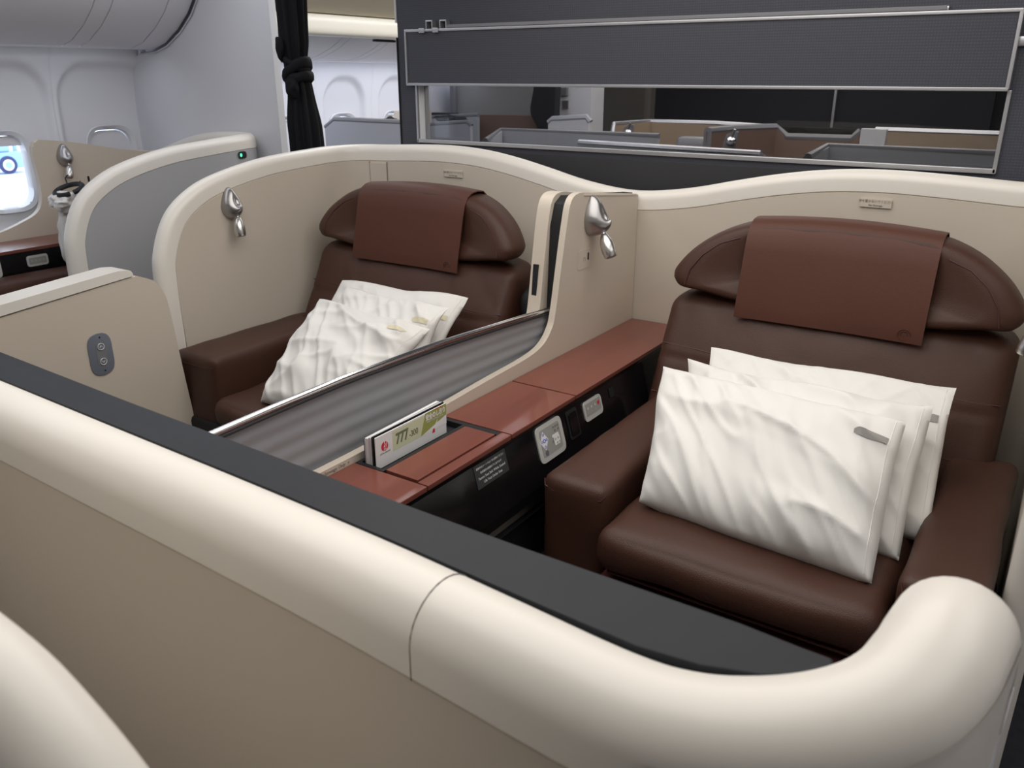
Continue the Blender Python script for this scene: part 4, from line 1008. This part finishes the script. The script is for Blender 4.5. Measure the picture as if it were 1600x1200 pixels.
# smooth skirt that carries the rim down round the aisle corner
_P = catmull(fp, 12); V = []; Fc = []; sk = []
for i in range(1, len(_P) - 1):
    t = _P[i + 1] - _P[i - 1]; tp = Vector((t.x, t.y, 0))
    if _P[i].x < -.225 or _P[i].z < FZ - .10 or _P[i].y > .9: continue
    sk.append((_P[i], Vector((tp.y, -tp.x, 0)).normalized()))
ns_ = [sum((sk[max(0, min(len(sk) - 1, k + d))][1] for d in range(-6, 7)), Vector()).normalized() for k in range(len(sk))]
for (p_, _), n_ in zip(sk, ns_):
    for z in (p_.z - .046, p_.z - .10, .5, 0): V.append((p_.x + n_.x * .0546, p_.y + n_.y * .0546, z))
for k in range(len(sk) - 1):
    for q in range(3): a = k * 4 + q; Fc.append((a, a + 4, a + 5, a + 1))
a_, b_k = sk[-1][0], ns_[-1]
k0 = len(V)
for z in (a_.z - .046, .5, 0):
    V += [(a_.x + .0546, a_.y, z), (a_.x + .0546, .94, z)]
mk('corner_skirt', V, Fc, 'cream', fwall, ang=60)
V = []; Fc = []; kk = [k for k in range(len(sk)) if sk[k][0].y > .668]
ys = [sk[k][0].y for k in kk]
for k in kk:
    p_, n_ = sk[k][0], ns_[k]; u = (p_.y - ys[0]) / (ys[-1] - ys[0])
    zt = float(np.interp(u, [0, .15, .4, .65, .85, .95, 1], [.62, .80, .90, .955, .968, .955, .92]))
    for off in (.0546, .0566):
        for z in (zt, zt * .5 + .2, .35): V.append((p_.x + n_.x * off, p_.y + n_.y * off, z))
for k in range(len(kk) - 1):
    a = k * 6; b = a + 6
    Fc += [(a + 3, b + 3, b + 4, a + 4), (a + 4, b + 4, b + 5, a + 5), (a, b, b + 3, a + 3)]
e_ = (len(kk) - 1) * 6; Fc += [(0, 3, 4, 1), (1, 4, 5, 2), (e_, e_ + 1, e_ + 4, e_ + 3), (e_ + 1, e_ + 2, e_ + 5, e_ + 4)]
mk('side_insert', V, Fc, 'lilac', fwall, ang=50)
k = kk[len(kk) * 11 // 20]; p_, n_ = sk[k][0], ns_[k]
tube('insert_slit', [(p_.x + n_.x * .0566, p_.y + n_.y * .0566, z) for z in (.75, .80, .86)], [.003, .003, .001], 'black', fwall, n=6)
# vertical joint across the rim, lying just proud of its surface
JY = .569
jp = [(-.4647, JY - .0543, FZ - .089)] + [(-.4647, JY - .0543 * math.cos(a), FZ - .0507 + .0500 * math.sin(a)) for a in np.linspace(0, PI, 14)] + [(-.4647, JY + .0543, FZ - .085)]
tube('rim_joint', jp, .0009, 'taupe', fwall, n=5)
# pale insert on the aisle-side corner with its dark slit
def corner_pt(a, z, o=0): return None
ld = thing('monitor_cabinet', (CX, .68, 0), 'black topped cabinet behind the cream front shell', 'cabinet')
pts = [Vector(q) for q in ((-2.74, .690), (-2.2, .668), (-1.6, .650), (-1.1, .636), (-.81, .628), (-.58, .619), (-.40, .609), (-.26, .602), (-.20, .610), (-.15, .628), (-.105, .655), (-.098, .672), (-.102, .686), (-.19, .689), (-.45, .688), (-.69, .692), (-1.22, .706), (-1.67, .724), (-2.2, .745), (-2.74, .765))]
slab('ledge_top', pts, 2, 1.014, 1.047, 'ledge', ld, .003)
box('cabinet_body', (-2.70, .676, .04), (-.16, .687, 1.014), 'taupe', ld, .003)

# nearest shell, bottom left corner
ns = thing('near_shell', (-.7, .2, 0), 'out of focus cream shell end in the bottom left corner', 'seat shell')
shell(ns, [(-1.8, .150, 1.25), (-1.2, .160, 1.25), (-.80, .167, 1.240), (-.60, .177, 1.215), (-.49, .187, 1.175), (-.40, .195, 1.08), (-.37, .19, .9), (-.36, .19, .5), (-.36, .19, .02)], 'cream', 'cream', h=.04, sub=6)

# ------------------------------------------------------------------ window suite on the left
ws = thing('window_suite_shell', (-3.49, 2.4, 0), 'pale grey window suite shell with cream rim and green lamp', 'seat shell')
XS = -3.486
wsp = [(XS, 1.855, 0), (XS, 1.853, .45), (XS, 1.852, .80), (XS, 1.87, .93), (XS, 1.94, 1.06), (XS, 2.06, 1.145), (XS, 2.20, 1.195), (XS, 2.40, 1.235), (XS, 2.62, 1.255), (XS, 2.80, 1.268), (XS - .012, 2.87, 1.27), (XS - .06, 2.912, 1.272), (XS - .14, 2.918, 1.272), (-3.80, 2.918, 1.265), (-3.98, 2.918, 1.24), (-4.14, 2.918, 1.20), (-4.30, 2.918, 1.155), (-4.44, 2.918, 1.14)]
shell(ws, wsp, 'shellgrey', 'beige')
fr = frame((-3.4475, 2.79, 1.175), (0, 1, 0), (0, 0, 1))
ind = plate('indicator', fr, .050, .034, .003, .015, 'black', ws, .001)
plate('indicator_lamp', fr @ Matrix.Translation((-.010, 0, .0031)), .012, .016, .001, .006, 'greenled', ind, 0)
wp = thing('window_divider', (-4.2, 2.3, 0), 'beige swept divider beside the bright cabin window', 'divider')
prof = [(1.2, .50), (2.88, .50), (2.88, 1.150), (2.62, 1.180)]
prof += [tuple(v)[:2] for v in catmull([(2.60, 1.185, 0), (2.40, 1.225, 0), (2.22, 1.250, 0), (2.18, 1.235, 0), (2.168, 1.18, 0), (2.175, 1.05, 0), (2.165, .96, 0), (2.13, .91, 0), (2.05, .875, 0), (1.93, .84, 0), (1.7, .80, 0), (1.2, .76, 0)], 5)]
slab('divider_panel', prof, 0, -4.235, -4.205, 'sand', wp, .008, 3)
c = Vector((-4.2045, 2.40, 1.04)); plate('jack_plate', frame(c, (0, 1, 0), (0, .1, 1)), .07, .045, .0012, .008, 'sand', wp, .0004)
plate('headphone_jack', frame(c + Vector((.0012, .022, .006)), (0, 1, 0), (0, 0, 1)), .011, .030, .001, .005, 'black', wp, 0)
plate('headphone_jack', frame(c + Vector((.0012, -.025, .0)), (0, 1, 0), (0, 0, 1)), .005, .007, .001, .002, 'black', wp, 0)
reading_lamp((-4.203, 2.315, 1.165), (1, 0, 0), (.28, -.30, -1), 'reading lamp on the window side divider at far left', 1.1)
wc = thing('window_console', (-4.1, 2.0, 0), 'wood topped black console below the cabin window', 'console')
box('wood_top', (-4.20, 1.0, .785), (-3.95, 2.87, .80), 'wood', wc, .002)
box('fascia', (-4.20, 1.0, .50), (-3.955, 2.87, .785), 'gloss', wc, .004)
box('lower_panel', (-4.20, 1.0, .02), (-3.97, 2.87, .50), 'taupe', wc, .004)
f = frame((-3.9545, 1.965, .738), (0, 1, 0), (0, 0, 1)); o2 = plate('light_switch_panel', f, .098, .050, .004, .012, 'bezel', wc, .001)
plate('switch_field', f @ Matrix.Translation((0, 0, .0041)), .080, .030, .0006, .005, 'keypad', o2, 0)
for k in range(4): text('key_mark', 'O', .010, f @ Matrix.Translation((-.028 + .019 * k, 0, .005)), 'whiteink', o2)
plate('seat_control', frame((-3.9545, 1.74, .73), (0, 1, 0), (0, 0, 1)), .12, .08, .004, .014, 'bezel', wc, .001)
s3 = thing('airline_armchair', (-3.75, 2.1, 0), 'dark brown leather armchair half hidden by the window suite shell', 'armchair')
soft('armrest', (-3.94, 1.60, .15), (-3.80, 2.50, .695), .03, 'leather', s3, puff=(0, .004, .006), n=(10, 24, 14), nz=.004)
soft('seat_cushion', (-3.79, 1.62, .30), (-3.56, 2.42, .50), .05, 'leather', s3, puff=(0, .01, .014), n=(16, 20, 8))
soft('backrest', (-3.94, 2.50, .40), (-3.55, 2.70, .95), .05, 'leather', s3, puff=(0, .01, 0), n=(16, 8, 20))
# bedding and headset on the window seat
bd = blob('blanket', (-3.85, 2.085, 1.00), (.075, .06, .042), 'linen', 'white crumpled blanket hanging by the window suite shell', 'blanket', .45, 3)
blob('pillow_bag', (-3.87, 2.10, .83), (.045, .055, .135), 'linen', 'white cloth bag under the crumpled blanket', 'bag', .25, 9)
hs = thing('headset', (-3.85, 2.09, 1.04), 'black headset resting on the white blanket', 'headset')
pts = [(-3.84 + .070 * math.cos(a), 2.11 + .055 * math.sin(a), 1.052 + .02 * math.sin(a)) for a in np.linspace(-.3, PI * 2 - .6, 30)]
tube('headband', pts, .011, 'black', hs, n=10)
tube('cable', [(-3.86, 2.12, 1.07), (-3.87, 2.12, 1.10), (-3.855, 2.125, 1.115)], .003, 'black', hs, n=6)

# outside vehicle seen through the cabin window
vp = at(14, 272, 2, -3.0)
vg = thing('ground_vehicle', vp, 'blue airport tug with a big round wheel outside the window', 'vehicle')
box('vehicle_body', (vp.x - 1.2, vp.y - 1.6, vp.z + .25), (vp.x, vp.y + 1.1, vp.z + 1.0), 'tugblue', vg, .08)
box('vehicle_cab', (vp.x - 1.1, vp.y - .6, vp.z + 1.0), (vp.x - .2, vp.y + .4, vp.z + 1.5), 'tugblue', vg, .1)
for dy in (.05, -1.2):
    for r_, m_, dx in ((.42, 'navy', 0), (.26, 'paper', .03), (.15, 'tugblue', .05)):
        tube('wheel', [(vp.x + dx, vp.y + dy, vp.z + .42), (vp.x + .04 + dx, vp.y + dy, vp.z + .42)], r_, m_, vg, n=28)
box('vehicle_mast', (vp.x - .8, vp.y + .8, vp.z + 1.0), (vp.x - .65, vp.y + .95, vp.z + 1.9), 'tugblue', vg, .01)
